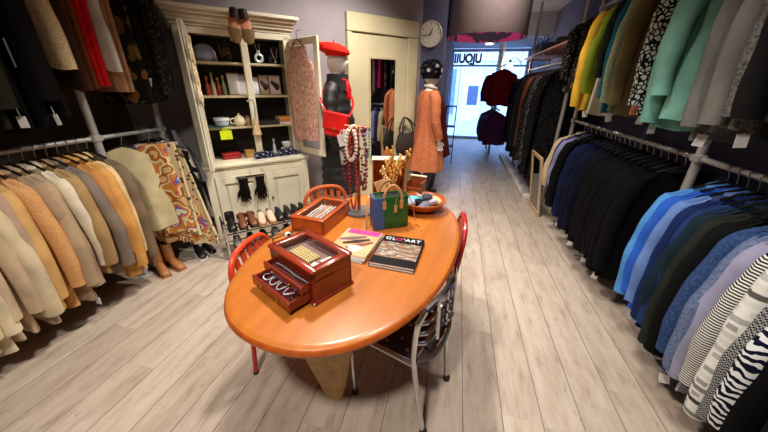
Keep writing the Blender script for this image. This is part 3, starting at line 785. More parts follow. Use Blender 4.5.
# heels hooked on the cornice
M_nude = mat('nude insole leather', (206, 140, 104), .5); M_olv = mat('olive gold leather', (128, 104, 66), .4)
for k, s in enumerate((.49, .575)):
    r = thing('high_heel_shoe', 'brown open court shoe hooked heel-up on the cabinet cornice, ' + ('left' if k == 0 else 'right') + ' of the pair', 'shoe', W(s, -.005, 1.99), WR, 'shoes on the cornice')
    r.rotation_euler = (0, R(5 - 10 * k), WR); r.scale = (1.25, 1.2, 1)
    b = MB(); n = 14; rg = []
    for i in range(12):
        t = i / 11; z = .10 - .24 * t; w = .036 * (1 - (abs(t - .62) / .72) ** 2.6) + .004
        rg.append([(w * math.cos(2 * PI * j / n), .012 + .011 * math.sin(2 * PI * j / n), z) for j in range(n)])
    b.loft(rg); b.build('sole', M_nude, r, sharp=60)
    b = MB(); rg = []
    for i in range(8):
        t = i / 7; z = .0 - .155 * t; w = .043 * (1 - .8 * t ** 4) + .006
        rg.append([(w * math.cos(PI * j / 10), -.004 - (.030 * (1 - t * .55)) * math.sin(PI * j / 10), z) for j in range(11)] + [(w * .8 * math.cos(PI * (10 - j) / 10), .001 - (.022 * (1 - t * .55)) * math.sin(PI * (10 - j) / 10), z) for j in range(11)])
    rg = [q for q in rg][2:]
    b.loft(rg); b.build('toe_cap', M_olv, r, sharp=60)
    b = MB(); rg = [[(w * math.cos(PI * j / 10), .004 - .03 * math.sin(PI * j / 10), z) for j in range(11)] + [(w * .85 * math.cos(PI * (10 - j) / 10), .006 - .022 * math.sin(PI * (10 - j) / 10), z) for j in range(11)] for z, w in ((.03, .031), (.07, .031), (.105, .027))]
    b.loft(rg); b.build('heel_cup', mat('dark brown leather', (52, 34, 26), .4), r, sharp=60)
    b = MB(); b.tube([(0, .02, .095), (0, .05, .08), (0, .062, .03)], [.014, .009, .006], 8); b.build('heel', M_olv, r)
# gloves clipped to the lower left door
gl = thing('glove_hanger', 'black clip hanger on the lower left cabinet door holding gloves', 'hanger', W(.40, -.02, .665), WR)
b = MB(); b.box((0, -.008, 0), (.27, .008, .016), b=.003); b.build('bar', M_black, gl)
b = MB(); b.tube([(0, 0, .0), (0, 0, .03), (.012, 0, .05), (.0, 0, .062)], .003, 6); b.build('hook', M_hook, gl)
for x in (-.07, .09):
    b = MB(); b.box((x, -.016, -.004), (.06, .014, .035), b=.004); b.build('clip', M_chrome, gl)
M_glove = fabric('black wool glove', (20, 12, 14))
for x, lb in ((-.075, 'black knitted glove clipped on the left of the glove hanger'), (.085, 'black knitted glove clipped on the right of the glove hanger')):
    r = thing('glove', lb, 'glove', W(.40 + x, -.036, .652), WR, 'gloves on the cabinet door')
    b = MB(); n = 12
    b.loft([[(w * math.cos(2 * PI * j / n) + o, .014 * math.sin(2 * PI * j / n), z) for j in range(n)] for z, w, o in ((.0, .045, 0), (-.06, .040, 0), (-.11, .047, 0), (-.16, .050, .0), (-.175, .044, .0))])
    for k in range(4): b.tube([(-.033 + .022 * k, 0, -.165), (-.038 + .025 * k, 0, -.21), (-.040 + .027 * k, 0, -.232 - .012 * (k in (1, 2)))], [.012, .011, .008], 7)
    b.tube([(-.035, 0, -.11), (-.062, 0, -.15), (-.068, 0, -.185)], [.012, .012, .009], 7)
    b.build('hand', M_glove, r)

# --- what stands on the cabinet shelves (s, z)
Z1, Z2, Z3, Z0 = 1.695, 1.41, 1.125, .803
def cp(s, z, d=.25): return W(s, d, z)
# top shelf
r = thing('beret_cap', 'pale blue grey cap standing at the left of the top cabinet shelf', 'hat', cp(.24, Z1), WR)
b = MB(); b.lathe([(.085, 0), (.095, .03), (.092, .08), (.07, .12), (.03, .14), (.002, .145)], 18, caps=True); b.build('crown', fabric('pale blue felt', (148, 156, 184)), r)
b = MB(); b.lathe([(.08, 0), (.1, .004), (.1, .016), (.09, .02)], 18, caps=True); b.build('band', fabric('grey blue band', (110, 116, 140)), r)
r = thing('necklace_stand', 'black twig jewellery tree with thin gold chains on the top cabinet shelf', 'jewellery stand', cp(.41, Z1), WR)
b = MB(); b.lathe([(.05, 0), (.05, .008), (.008, .014)], 14, caps=True); b.tube([(0, 0, .01), (0, 0, .16)], .004, 6)
for a in range(6): b.tube([(0, 0, .07 + .015 * a), (.05 * math.cos(a * 2.3), .03 * math.sin(a * 2.3), .12 + .014 * a)], .003, 5)
b.build('branch', M_black, r)
b = MB()
for a in range(5): b.tube([(.04 * math.cos(a * 2.3) + .01 * math.cos(q), .025 * math.sin(a * 2.3), .06 + .012 * a + .03 * math.sin(q)) for q in [2 * PI * k / 10 for k in range(10)]], .0022, 4, close=True)
b.build('chain', mat('gold chain', (200, 160, 90), .3, .9), r)
M_sil = mat('white silver', (216, 220, 226), .35, .2)
def bust_necklace(s, label, ring):
    r = thing('necklace_display', label, 'necklace', cp(s, Z1, .2), WR)
    b = MB(); b.loft([[(x, .03, z), (x, .036, z)] + [(-x, .036, z), (-x, .03, z)] for x, z in ((.05, 0), (.055, .06), (.03, .13), (.012, .17))]); b.build('bust', mat('black velvet', (12, 12, 13), .9), r)
    n_ = MB()
    if ring:
        n_.tube([(.032 * math.cos(q), .016, .05 + .032 * math.sin(q)) for q in [2 * PI * k / 18 for k in range(18)]], .012, 8, close=True)
        n_.ball((0, .016, .10), .018); n_.tube([(-.02, .026, .17), (-.012, .018, .12), (0, .016, .10), (.012, .018, .12), (.02, .026, .17)], .003, 5)
    else:
        n_.tube([(-.03, .026, .14), (-.012, .018, .06), (0, .016, .035), (.012, .018, .06), (.03, .026, .14)], .003, 5); n_.ball((0, .014, .022), .014)
    n_.build('necklace', M_sil, r); return r
bust_necklace(.70, 'white ring pendant necklace on a dark stand, top cabinet shelf right of the centre post', True)
bust_necklace(.855, 'thin silver chain with small white pendant at the right end of the top cabinet shelf', False)
# second shelf: bright trinkets, boxed cards
for k, (s, c, hh) in enumerate(((.21, (150, 60, 40), .14), (.255, (170, 150, 120), .17), (.30, (120, 30, 30), .13), (.345, (90, 100, 60), .15))):
    d = ['rusty red', 'silver beige', 'dark red', 'olive green'][k]
    r = thing('bottle', f'small {d} trinket bottle on the middle cabinet shelf', 'bottle', cp(s, Z2, .22), WR, 'trinket bottles')
    b = MB(); b.lathe([(.018, 0), (.02, .01), (.018, hh * .6), (.008, hh * .75), (.008, hh)], 12, caps=True); b.build('body', mat('trinket ' + d, c, .25), r)
    b = MB(); b.lathe([(.010, hh), (.011, hh + .02), (.004, hh + .026)], 10, caps=True); b.build('stopper', mat('gold cap', (190, 150, 90), .3, .8), r)
M_pack = mat('white paper board', (206, 202, 202), .5); M_foil = mat('clear packet', (182, 184, 190), .2)
for k, (s, w, hh, lb, pc) in enumerate(((.44, .105, .20, 'white folded lace packet on the middle shelf, second left of the centre post', (228, 226, 224)), (.515, .07, .19, 'narrow silvery packet on the middle shelf touching the centre post on its left', (200, 200, 206)), (.635, .075, .17, 'white greeting card on the middle shelf just right of the centre post', (216, 220, 230)), (.72, .085, .19, 'card with a brown feather picture on the middle cabinet shelf', (190, 168, 140)), (.83, .115, .19, 'card with dark figure and pink shape at the right of the middle shelf', (220, 196, 196)))):
    r = thing('greeting_card', lb, 'card', cp(s, Z2, .24), WR + R(random.uniform(-6, 10)), 'cards on the middle cabinet shelf'); 
    r.rotation_euler = (R(-8), 0, r.rotation_euler.z)
    b = MB(); b.box((0, .008, hh / 2), (w, .012, hh), b=.002); b.build('card_board', mat('kraft board', (176, 152, 126), .7), r)
    b = MB(); b.box((0, 0, hh / 2), (w * .86, .005, hh * .86)); b.build('picture', mat('card face ' + str(k), pc, .4), r)
    if k in (3, 4):
        b = MB()
        for q in range(3): b.ball(((-.02 + .018 * q) * w / .1, -.004, hh * (.62 - .1 * q)), .017 + .005 * q, 8, 6, sq=(1, .12, 1.3))
        b.build('printed_figure', mat('dark figure print', (40, 24, 26), .5), r)
    if k == 0:
        b = MB(); b.tube([(.03 * math.cos(q), -.004, hh * .5 + .06 * math.sin(q)) for q in [2 * PI * j / 14 for j in range(14)]], .004, 5, close=True); b.build('lace_fold', M_card, r)
# third shelf
r = thing('cup_stack', 'pale blue and white bowl at the left of the lower cabinet shelf', 'bowl', cp(.27, Z3, .22), WR)
b = MB(); b.lathe([(.03, 0), (.06, .02), (.07, .085), (.065, .085), (.05, .02), (.001, .012)], 20); b.build('bowl', mat('pale blue china', (168, 186, 196), .25), r)
b = MB(); b.lathe([(.07, .06), (.0725, .068), (.071, .085)], 20); b.build('rim_band', mat('white china', (226, 226, 222), .25), r)
p_ = thing('plate', 'teal plate under the pale blue bowl on the lower cabinet shelf', 'plate', cp(.20, Z3, .19), WR); b = MB(); b.lathe([(.05, 0), (.08, .008), (.082, .012), (.05, .006), (.001, .005)], 20); b.build('dish', mat('teal glaze', (86, 122, 128), .25), p_)
b = MB(); b.lathe([(.048, .0), (.05, .004), (.048, .006)], 18); b.build('foot_ring', mat('teal foot', (60, 90, 96), .4), p_)
r = thing('teapot', 'small cream teapot on the lower cabinet shelf left of the centre post', 'teapot', cp(.425, Z3, .19), WR)
b = MB(); b.lathe([(.03, 0), (.05, .02), (.055, .05), (.042, .085), (.02, .095)], 18, caps=True); b.build('pot', mat('cream china', (216, 204, 174), .25), r)
b = MB(); b.tube([(.05, 0, .04), (.08, 0, .06), (.09, 0, .085)], [.012, .008, .006], 8); b.build('spout', MATS['cream china'], r)
b = MB(); b.tube(smooth_path([(-.045, 0, .075), (-.08, 0, .07), (-.08, 0, .035), (-.05, 0, .025)]), .006, 6); b.build('handle', MATS['cream china'], r)
b = MB(); b.lathe([(.024, .094), (.02, .103), (.006, .107), (.008, .118), (.001, .122)], 14); b.build('lid', MATS['cream china'], r)
r = thing('jar', 'brown pottery jar beside the centre post on the lower cabinet shelf', 'jar', cp(.505, Z3, .2), WR); b = MB(); b.lathe([(.022, 0), (.03, .03), (.027, .07), (.02, .08)], 14, caps=True); b.build('body', mat('tan pottery', (150, 122, 84), .5), r); b = MB(); b.lathe([(.02, .08), (.024, .084), (.02, .095), (.002, .1)], 14, caps=True); b.build('lid', mat('dark pottery', (96, 76, 52), .5), r)
r = thing('tray', 'dark wicker tray right of the centre post on the lower cabinet shelf', 'tray', cp(.70, Z3, .22), WR)
b = MB(); b.box((0, 0, .004), (.2, .14, .008), b=.002); b.build('base', mat('dark wicker', (44, 34, 28), .8), r); b = MB()
for (x, y, dx, dy) in ((0, .068, .2, .008), (0, -.068, .2, .008), (.097, 0, .008, .14), (-.097, 0, .008, .14)): b.box((x, y, .022), (dx, dy, .036), b=.002)
b.build('rim', MATS['dark wicker'], r)
for k, (c, z, lb) in enumerate((((206, 196, 184), 0, 'white book lowest in the small pile on the lower cabinet shelf'), ((184, 110, 80), .026, 'terracotta book in the middle of the small pile on the lower cabinet shelf'), ((200, 130, 60), .05, 'orange book topmost in the small pile on the lower cabinet shelf'))):
    r = thing('book', lb, 'book', W(.865, .22, Z3 + z), WR + R(random.uniform(-5, 5)), 'books on the lower cabinet shelf')
    b = MB(); b.box((0, 0, .002), (.12, .15, .003)); b.box((0, 0, .0215), (.12, .15, .003)); b.box((0, -.074, .012), (.12, .003, .02)); b.build('cover', mat('book cover %d' % k, c, .5), r); b = MB(); b.box((0, .002, .012), (.114, .142, .016)); b.build('pages', M_card, r)
# bottom of the upper case, on the counter
r = thing('tin_box', 'red tin box on the cabinet counter left of the sneakers', 'box', W(.30, .26, Z0), WR + R(4)); b = MB(); b.box((0, 0, .02), (.17, .11, .04), b=.006); b.build('box_body', mat('red tin', (150, 34, 34), .35), r); b = MB(); b.box((0, 0, .048), (.176, .116, .016), b=.005); b.build('lid', mat('red tin lid', (170, 44, 42), .35), r)
r = thing('gift_box', 'small gold box on the cabinet counter beside the centre post', 'box', W(.48, .24, Z0), WR); b = MB(); b.box((0, 0, .03), (.09, .09, .06), b=.004); b.build('box_body', mat('gold card', (190, 142, 70), .45), r); b = MB(); b.box((0, 0, .066), (.095, .095, .014), b=.003); b.build('lid', mat('gold lid', (206, 160, 90), .4), r)
r = thing('glass_bottle', 'slim clear bottle between the sneakers on the cabinet counter', 'bottle', W(.73, .2, Z0), WR); b = MB(); b.lathe([(.016, 0), (.018, .01), (.016, .1), (.007, .12), (.007, .15)], 12, caps=True); b.build('body', mat('pale glass', (186, 190, 192), .08), r); b = MB(); b.lathe([(.009, .15), (.009, .17)], 10, caps=True); b.build('cap', M_sil, r)
for k, (s, z, lb) in enumerate(((.86, 0, 'white china cup at the bottom of the pair of cups, right of the cabinet counter'), (.875, .062, 'white china cup on top of another cup, right of the cabinet counter'))):
    r = thing('cup', lb, 'cup', W(s, .24, Z0 + z), WR, 'cups on the counter'); b = MB(); b.lathe([(.03, 0), (.045, .02), (.05, .06), (.047, .06), (.04, .02), (.001, .008)], 18); b.build('bowl', mat('white china', (222, 222, 218), .25), r); b = MB(); b.tube(smooth_path([(.046, 0, .05), (.075, 0, .045), (.07, 0, .02), (.042, 0, .018)]), .005, 6); b.build('handle', MATS['white china'], r)
# yellow-green tag on the shelf edge
r = thing('shelf_tag', 'bright yellow green plastic label hanging from the lower cabinet shelf edge', 'label', W(.275, .135, 1.10), WR)
b = MB(); b.box((0, 0, -.045), (.105, .004, .085), b=.0015); b.build('plate', mat('lime plastic', (196, 220, 20), .45), r); b = MB(); b.box((0, .006, .005), (.06, .016, .025)); b.build('clip', mat('lime clip', (150, 176, 20), .45), r)
# tassel on the centre stile
r = thing('tassel', 'cream tassel on a black and white cord hanging from the centre cabinet post', 'tassel', W(.555, .10, 1.36), WR)
b = MB(); b.tube(smooth_path([(-.05, 0, .0), (.0, -.008, .012), (.012, -.01, -.06), (.005, -.006, -.13), (.008, -.004, -.17)]), .007, 6); b.build('cord', fabric('striped cord', (20, 20, 20), 'stripe', (220, 220, 220), 3), r)
b = MB(); b.lathe([(.012, -.16), (.02, -.175), (.018, -.19), (.034, -.26), (.046, -.315), (.001, -.31)], 14); b.build('fringe', mat('cream tassel thread', (206, 176, 130), .85, bump=.4, scale=30), r)
# ------------------------------------------------------------------ table
def wood(name, c, rough=.35, sc=1.0, axis='Y', coat=.3):
    t = NT(name); v = t.map((9 * sc, 1.2 * sc, 9 * sc) if axis == 'Y' else (1.2 * sc, 9 * sc, 9 * sc))
    n = t.noise(v, 2.0, 5, .6); lo = tuple(x * .84 for x in c); hi = tuple(min(255, x * 1.08) for x in c)
    t.col(t.ramp(n, [(.3, lo), (.7, hi)])); t.b.inputs['Roughness'].default_value = rough; t.b.inputs['Coat Weight'].default_value = coat; t.b.inputs['Coat Roughness'].default_value = .2
    return t.m
M_top = wood('honey cherry wood', (180, 104, 38), .34, .6)
M_edge = wood('cherry wood edge', (176, 84, 26), .34)
M_trunk = wood('pale carved wood', (206, 164, 108), .6, coat=0)
TC = Vector((-.42, 1.405, 0)); TA = math.atan2(-.165, .986)   # long axis leans to +x
tb = thing('oval_table', 'oval honey-coloured wooden table on carved pale legs in the middle of the shop', 'table', TC, TA)
def oval(a, b, n=72, e=2.25):
    out = []
    for k in range(n):
        q = 2 * PI * k / n; c, s = math.cos(q), math.sin(q)
        out.append((b * math.copysign(abs(c) ** (2 / e), c), a * math.copysign(abs(s) ** (2 / e), s)))
    return out
b = MB(); b.loft([[(x, y, z) for x, y in oval(.80 - i, .492 - i)] for z, i in ((.715, .02), (.722, .008), (.742, .004), (.7495, .016), (.75, .03))])
b.build('tabletop', M_top, tb, sharp=60)
b = MB(); b.loft([[(x, y, z) for x, y in oval(.80 - i, .492 - i)] for z, i in ((.700, .045), (.702, .02), (.712, .004), (.726, -.003), (.738, .000), (.744, .006))], caps=False)
b.build('table_edge', M_edge, tb)
for sy in (-1, 1):
    b = MB(); rg = []; n = 20
    for i in range(10):
        t = i / 9; z = .70 * (1 - t)
        r0 = [.20, .19, .175, .16, .145, .128, .11, .092, .074, .06][i]
        rg.append([((r0 * (1 + .13 * math.cos(4 * a + t * 2.5) + .05 * math.sin(7 * a + t * 5))) * math.cos(a) - .06 * (1 - t) ** 1.3, (r0 * .85 * (1 + .1 * math.sin(3 * a + t * 4))) * math.sin(a) - .01 * t, z) for a in [2 * PI * k / n for k in range(n)]])
    l = MB().loft(rg).build('carved_leg', M_trunk, tb, sharp=80); l.location = (-.005, sy * .385, 0)
b = MB(); b.box((0, 0, .685), (.34, 1.1, .03), b=.006); b.build('under_frame', M_edge, tb)

# ------------------------------------------------------------------ chairs
M_redm = mat('red lacquered metal', (176, 24, 24), .35, coat=.3); M_orange = mat('orange red lacquer', (206, 62, 22), .35, coat=.3)
def slat_chair(label, loc, rz, mback, mleg, group):
    c = thing('slatted_chair', label, 'chair', loc, rz, group); c.scale = (.93, .93, .96)      # faces +x, origin under the middle of the back
    b = MB(); b.loft([[(.22 + (.20 - i) * math.copysign(abs(math.cos(q)) ** .7, math.cos(q)), (.20 - i) * math.copysign(abs(math.sin(q)) ** .7, math.sin(q)), z) for q in [2 * PI * k / 28 for k in range(28)]] for z, i in ((.425, .02), (.43, .004), (.445, 0), (.45, .02))]); b.build('seat', mback, c)
    arch = [(-.0 - .05 * (z - .45) / .4, y, z) for y, z in [(-.19, .44), (-.195, .55), (-.19, .66), (-.165, .73), (-.11, .775), (0, .79), (.11, .775), (.165, .73), (.19, .66), (.195, .55), (.19, .44)]]
    b = MB(); b.tube(smooth_path(arch, 4), .0165, 8, flat=1.0); b.build('back_frame', mback, c)
    for k in range(5):
        y = -.118 + .059 * k; zt = .77 - .9 * y * y * 2.2
        b = MB(); b.loft([[(-.05 * (z - .45) / .4 + dx, y * f + dy, z) for dx, dy in ((-.006, -.017), (.006, -.017), (.006, .017), (-.006, .017))] for z, f in ((.44, .9), (.56, .98), (.68, 1.02), (zt, 1.05))]); b.build('back_slat', mback, c)
    for (x, y, dx, dy) in ((.02, -.17, -.03, -.02), (.02, .17, -.03, .02), (.38, -.16, .03, -.02), (.38, .16, .03, .02)):
        b = MB(); b.tube([(x, y, .44), (x + dx, y + dy, 0)], .0135, 8); l = b.build('leg', mleg, c)
        f = MB(); f.lathe([(.016, 0), (.016, .02), (.013, .022)], 10, Matrix.Translation((x + dx, y + dy, 0)), caps=True); f.build('foot_cap', M_black, l)
    return c
slat_chair('orange-red chair with a rounded slatted back on the left of the oval table', (-.965, 1.19, 0), R(2), M_orange, M_redm, 'red slatted chairs')
slat_chair('red chair with a rounded slatted back pushed in on the right of the table', (.075, 1.79, 0), R(184), M_redm, M_redm, 'red slatted chairs')
slat_chair('orange chair with rounded back behind the wooden glass case, by the padded black coat', (-.96, 2.12, 0), R(-48), mat('rust orange lacquer', (170, 78, 30), .4), M_redm, 'red slatted chairs')

# chrome chair with woven leather seat
cc = thing('chrome_chair', 'chrome tube chair with dark woven leather seat at the near right of the table', 'chair', (.045, 1.075, 0), math.atan2(.30, -.954))
# local +x = facing direction (towards the table)
M_weave = mat('dark woven leather', (58, 36, 28), .5, bump=.15)
for sy in (-1, 1):
    b = MB(); b.tube(smooth_path([(.0, sy * .165, 0), (.03, sy * .183, .22), (.056, sy * .20, .45), (.058, sy * .203, .56), (.052, sy * .196, .66), (.035, sy * .17, .725)], 4), .0125, 10); l = b.build('rear_leg', M_chrome, cc)
    f = MB(); f.lathe([(.018, 0), (.018, .025), (.013, .03)], 12, Matrix.Translation((0, sy * .165, 0)), caps=True); f.build('foot_cap', M_black, l)
    b = MB(); b.tube(smooth_path([(.395, sy * .165, 0), (.40, sy * .175, .25), (.395, sy * .185, .42), (.37, sy * .19, .445), (.06, sy * .20, .45)], 4), .0125, 10); l = b.build('front_leg', M_chrome, cc)
    f = MB(); f.lathe([(.018, 0), (.018, .025), (.013, .03)], 12, Matrix.Translation((.395, sy * .165, 0)), caps=True); f.build('foot_cap', M_black, l)
b = MB(); b.tube([(.37, -.19, .445), (.37, .19, .445)], .011, 8); b.tube([(.06, -.2, .45), (.06, .2, .45)], .011, 8); b.tube(smooth_path([(.06, -.2, .45), (.01, -.12, .452), (-.01, 0, .452), (.01, .12, .452), (.06, .2, .45)]), .012, 8); b.build('seat_frame', M_chrome, cc)
b = MB()
for k in range(7):
    x = .035 + .052 * k
    b.loft([[(x - .021, y, .452 + .006 * (1 if (j + k) % 2 else -1)), (x + .021, y, .452 + .006 * (1 if (j + k) % 2 else -1)), (x + .021, y, .447 + .006 * (1 if (j + k) % 2 else -1)), (x - .021, y, .447 + .006 * (1 if (j + k) % 2 else -1))] for j, y in enumerate([-.19 + .0475 * q for q in range(9)])])
for q in range(8):
    y = -.168 + .048 * q
    b.loft([[(x, y - .019, .452 - .006 * (1 if (j + q) % 2 else -1)), (x, y + .019, .452 - .006 * (1 if (j + q) % 2 else -1)), (x, y + .019, .447 - .006 * (1 if (j + q) % 2 else -1)), (x, y - .019, .447 - .006 * (1 if (j + q) % 2 else -1))] for j, x in enumerate([.01 + .052 * z for z in range(8)])])
b.build('woven_seat', M_weave, cc)
b = MB(); b.tube(smooth_path([(.035, -.17, .725), (.012, -.09, .742), (.004, 0, .747), (.012, .09, .742), (.035, .17, .725)], 5), .0135, 8); b.build('top_rail', M_chrome, cc)
for z, dx in ((.56, .05), (.61, .052), (.665, .052)):
    b = MB(); pts = [(dx + .004 - .055 * (1 - (y / .2) ** 2), y, z + .018 * math.sin(y * 34)) for y in [-.2 + .02 * k for k in range(21)]]
    b.tube(pts, .0115, 8, flat=.55); b.build('back_band', M_chrome, cc)
for y in (-.10, 0, .10):
    b = MB(); b.tube([(.0, y, .54), (.005 + .2 * y * y, y, .742)], .008, 6); b.build('back_spindle', M_chrome, cc)

# ------------------------------------------------------------------ on the table
TZ = .7505
M_mah = wood('mahogany red wood', (116, 34, 18), .28, 1.0, 'X', .5); M_mahl = wood('mahogany lid frame', (134, 44, 22), .26, 1.0, 'X', .5)
M_velvet = mat('wine velvet', (96, 20, 24), .9)
def clear_glass(name='case glass'): return M_glass
jb = thing('jewellery_box', 'dark red jewellery chest with glass lid and two pulled-out drawers', 'box', (-.535, .975, TZ), R(151.6))
# local x long axis (to the left rear), local y = pulled-drawer side (towards -normal)
L_, D_, Hh = .295, .19, .152
b = MB(); b.box((0, -.0, .006), (L_ + .016, D_ + .016, .012), b=.004); b.box((0, -D_ / 2 + .006, .075), (L_, .012, .13)); b.box((L_ / 2 - .006, 0, .075), (.012, D_, .13)); b.box((-L_ / 2 + .006, 0, .075), (.012, D_, .13)); b.box((0, 0, .1), (L_, D_ - .004, .008)); b.box((0, D_ / 2 - .006, .126), (L_, .012, .028)); b.box((0, D_/2-.02, .055), (L_ - .02, .006, .004))
b.build('carcase', M_mah, jb, smooth=False)
b = MB()
for (x, y, dx, dy) in ((0, D_ / 2 - .010, L_ + .012, .032), (0, -D_ / 2 + .010, L_ + .012, .032), (L_ / 2 - .010, 0, .032, D_ - .03), (-L_ / 2 + .010, 0, .032, D_ - .03)): b.box((x, y, .146), (dx, dy, .016), b=.004)
lid = b.build('lid_frame', M_mahl, jb)
g = MB(); g.box((0, 0, .147), (L_ - .045, D_ - .045, .003)); g.build('lid_glass', M_glass, lid, smooth=False)
b = MB(); b.box((0, 0, .107), (L_ - .03, D_ - .03, .006)); b.build('tray_lining', mat('grey pink lining', (126, 96, 92), .9), jb)
M_bead = mat('pale gold beads', (206, 184, 130), .35, .2); M_pearl = mat('pearl', (224, 214, 196), .25)
b = MB()
for i in range(11):
    for j in range(5): b.ball((-.036 + .0125 * i, -.018 + .0125 * j, .117), .0062, 8, 5)
tag(b.build('bead_mat', M_bead), 'pale gold beaded bracelet under the glass lid of the red jewellery chest', 'bracelet'); bpy.data.objects['bead_mat'].location = (-.535, .975, TZ); bpy.data.objects['bead_mat'].rotation_euler = (0, 0, R(151.6))
JM = Matrix.Translation((-.535, .975, TZ)) @ Matrix.Rotation(R(151.6), 4, 'Z')
for k, (x, y, lb) in enumerate(((-.078, .032, 'white price card under the chest glass, nearer the open drawers'), (-.082, -.030, 'white price card under the chest glass, nearer the magazines'))):
    b = MB(); b.box((x, y, .113), (.042, .05, .002), rz=.3 - .4 * k, M=JM); tag(b.build('price_card', M_card, smooth=False), lb, 'card', 'cards in the jewellery chest')
def drawer(z, out, hh):
    o = MB(); y0 = D_ / 2 - .012 + out; dep = .16
    o.box((0, y0, z), (L_ - .03, .012, hh), b=.002); o.box((0, y0 - dep / 2, z - hh / 2 + .003), (L_ - .04, dep, .006))
    for sx in (-1, 1): o.box((sx * (L_ / 2 - .022), y0 - dep / 2, z), (.008, dep, hh * .86))
    d = o.build('drawer', M_mah, jb, smooth=False)
    l = MB(); l.box((0, y0 - dep / 2, z - hh / 2 + .0085), (L_ - .056, dep - .01, .004)); l.build('drawer_lining', M_velvet, d, smooth=False)
    k = MB()
    for sx in (-.06, .06): k.ball((sx, y0 + .009, z), .006, 8, 6)
    k.build('drawer_knob', mat('small brass knob', (170, 130, 70), .3, .8), d)
    return y0, z
y1, z1 = drawer(.037, .105, .042); y2, z2 = drawer(.078, .05, .036)
for k in range(5):
    x = .098 - .05 * k
    b = MB(); b.tube([(x + .019 * math.cos(q), y1 - .052 + .026 * math.sin(q), z1 + .004 + .004 * math.sin(2 * q + k)) for q in [2 * PI * j / 18 for j in range(18)]], .0024, 6, M=JM, close=True)
    if k == 4: b.ball((x, y1 - .03, z1 + .004), .01, 8, 6, M=JM)
    o = tag(b.build('bangle', M_sil if k < 4 else mat('dark bangle', (40, 34, 34), .3, .5)), ('silver bangle in the lower open drawer of the red chest, %s from the rear' % ORD[k]) if k < 4 else 'dark bangle with round dial at the near end of the lower open drawer', 'bangle', 'bangles in the open drawer')
for k in range(4):
    b = MB(); b.tube([(.11 - .045 * q, y2 - .025 - .009 * k + .003 * math.sin(q * 2 + k), z2 + .001) for q in range(6)], .0032, 5, M=JM)
    b.ball((-.115, y2 - .025 - .009 * k, z2 + .003), .008, 8, 5, M=JM)
    tag(b.build('necklace', mat(['fine rose chain', 'dark red chain', 'silver chain', 'grey chain'][k], [(150, 100, 90), (110, 40, 40), (180, 180, 184), (120, 116, 120)][k], .35, .5)), ['fine rose', 'dark red', 'silver', 'grey'][k] + ' chain necklace laid in the upper open drawer of the red chest', 'necklace', 'necklaces in the open drawer')
# second case
M_case = wood('orange brown case wood', (170, 74, 24), .3, 1.0, 'Y', .5)
gc = thing('glass_topped_case', 'orange-brown wooden display case with glass lid behind the red jewellery chest', 'box', (-.735, 1.545, TZ), R(-6))
w, d, h = .205, .345, .082
b = MB(); b.box((0, 0, .005), (w, d, .01))
for (x, y, dx, dy) in ((0, d / 2 - .007, w, .014), (0, -d / 2 + .007, w, .014), (w / 2 - .007, 0, .014, d), (-w / 2 + .007, 0, .014, d)): b.box((x, y, .04), (dx, dy, .07), b=.002)
b.build('case_body', M_case, gc)
b = MB()
for (x, y, dx, dy) in ((0, d / 2 - .013, w + .008, .032), (0, -d / 2 + .013, w + .008, .032), (w / 2 - .013, 0, .032, d - .04), (-w / 2 + .013, 0, .032, d - .04)): b.box((x, y, .082), (dx, dy, .014), b=.003)
l = b.build('lid_frame', M_case, gc); g = MB(); g.box((0, 0, .083), (w - .05, d - .05, .003)); g.build('lid_glass', M_glass, l, smooth=False)
b = MB(); b.box((0, 0, .045), (w - .03, d - .03, .004)); b.build('tray_lining', mat('brown lining', (120, 74, 50), .9), gc, smooth=False)
GM = Matrix.Translation(gc.location) @ Matrix.Rotation(R(-6), 4, 'Z')
for k in range(6):
    b = MB(); b.tube([(-.055 + .022 * k + .004 * math.sin(q * 2.1 + k), -.10 + .04 * q, .056) for q in range(6)], .0058, 6, M=GM)
    tag(b.build('bead_strand', mat(['ivory strand', 'silver strand', 'rose strand'][k % 3], [(222, 210, 190), (190, 190, 196), (206, 160, 140)][k % 3], .35)), ['ivory', 'silver', 'rose', 'ivory', 'silver', 'rose'][k] + ' bead strand in the orange-brown glass case, ' + ORD[k] + ' from the shoe rack side', 'necklace', 'strands in the glass case')
# wire jewellery holder with eye bead
wh = thing('wire_jewellery_holder', 'small wire holder with white and black eye bead between the two jewellery boxes', 'jewellery stand', (-.79, 1.19, TZ), R(40))
b = MB()
for x in (-.05, .05): b.tube([(x, -.04, 0), (x, -.04, .06), (x, .04, .06), (x, .04, 0), (x, -.04, 0)], .0022, 5)
b.tube([(-.05, -.04, .06), (.05, -.04, .06)], .0022, 5); b.tube([(-.05, .04, .06), (.05, .04, .06)], .0022, 5); b.tube([(-.05, 0, .06), (.11, .03, .075)], .003, 5)
b.build('wire_frame', mat('dark wire', (70, 60, 50), .35, .9), wh)
b = MB(); b.ball((.02, -.03, .082), .017, 12, 8, sq=(1, .5, 1)); b.build('eye_bead', mat('white glass bead', (230, 230, 228), .15), wh)
b = MB(); b.ball((.024, -.039, .086), .009, 10, 6, sq=(1, .5, 1)); b.build('pupil', M_black, wh)

# magazines
def magazine(label, cx, cy, z, rz, w, d, th, mcover, deco=None):
    m = thing('magazine', label, 'magazine', (cx, cy, z), rz, 'magazines on the table')
    b = MB(); b.box((0, 0, th * .5), (w - .004, d - .004, th - .002)); b.build('pages', M_card, m, smooth=False)
    b = MB(); b.box((0, 0, th - .0006), (w, d, .0012)); b.box((0, 0, .0006), (w, d, .0012)); b.box((-w / 2, 0, th / 2), (.0014, d, th)); c = b.build('cover', mcover, m, smooth=False)
    if deco: deco(m, c, th)
    return m
M_mb = mat('black magazine cover', (18, 17, 20), .3); M_peach = mat('peach magazine cover', (222, 160, 118), .35); M_grey = mat('grey magazine cover', (150, 146, 144), .4)
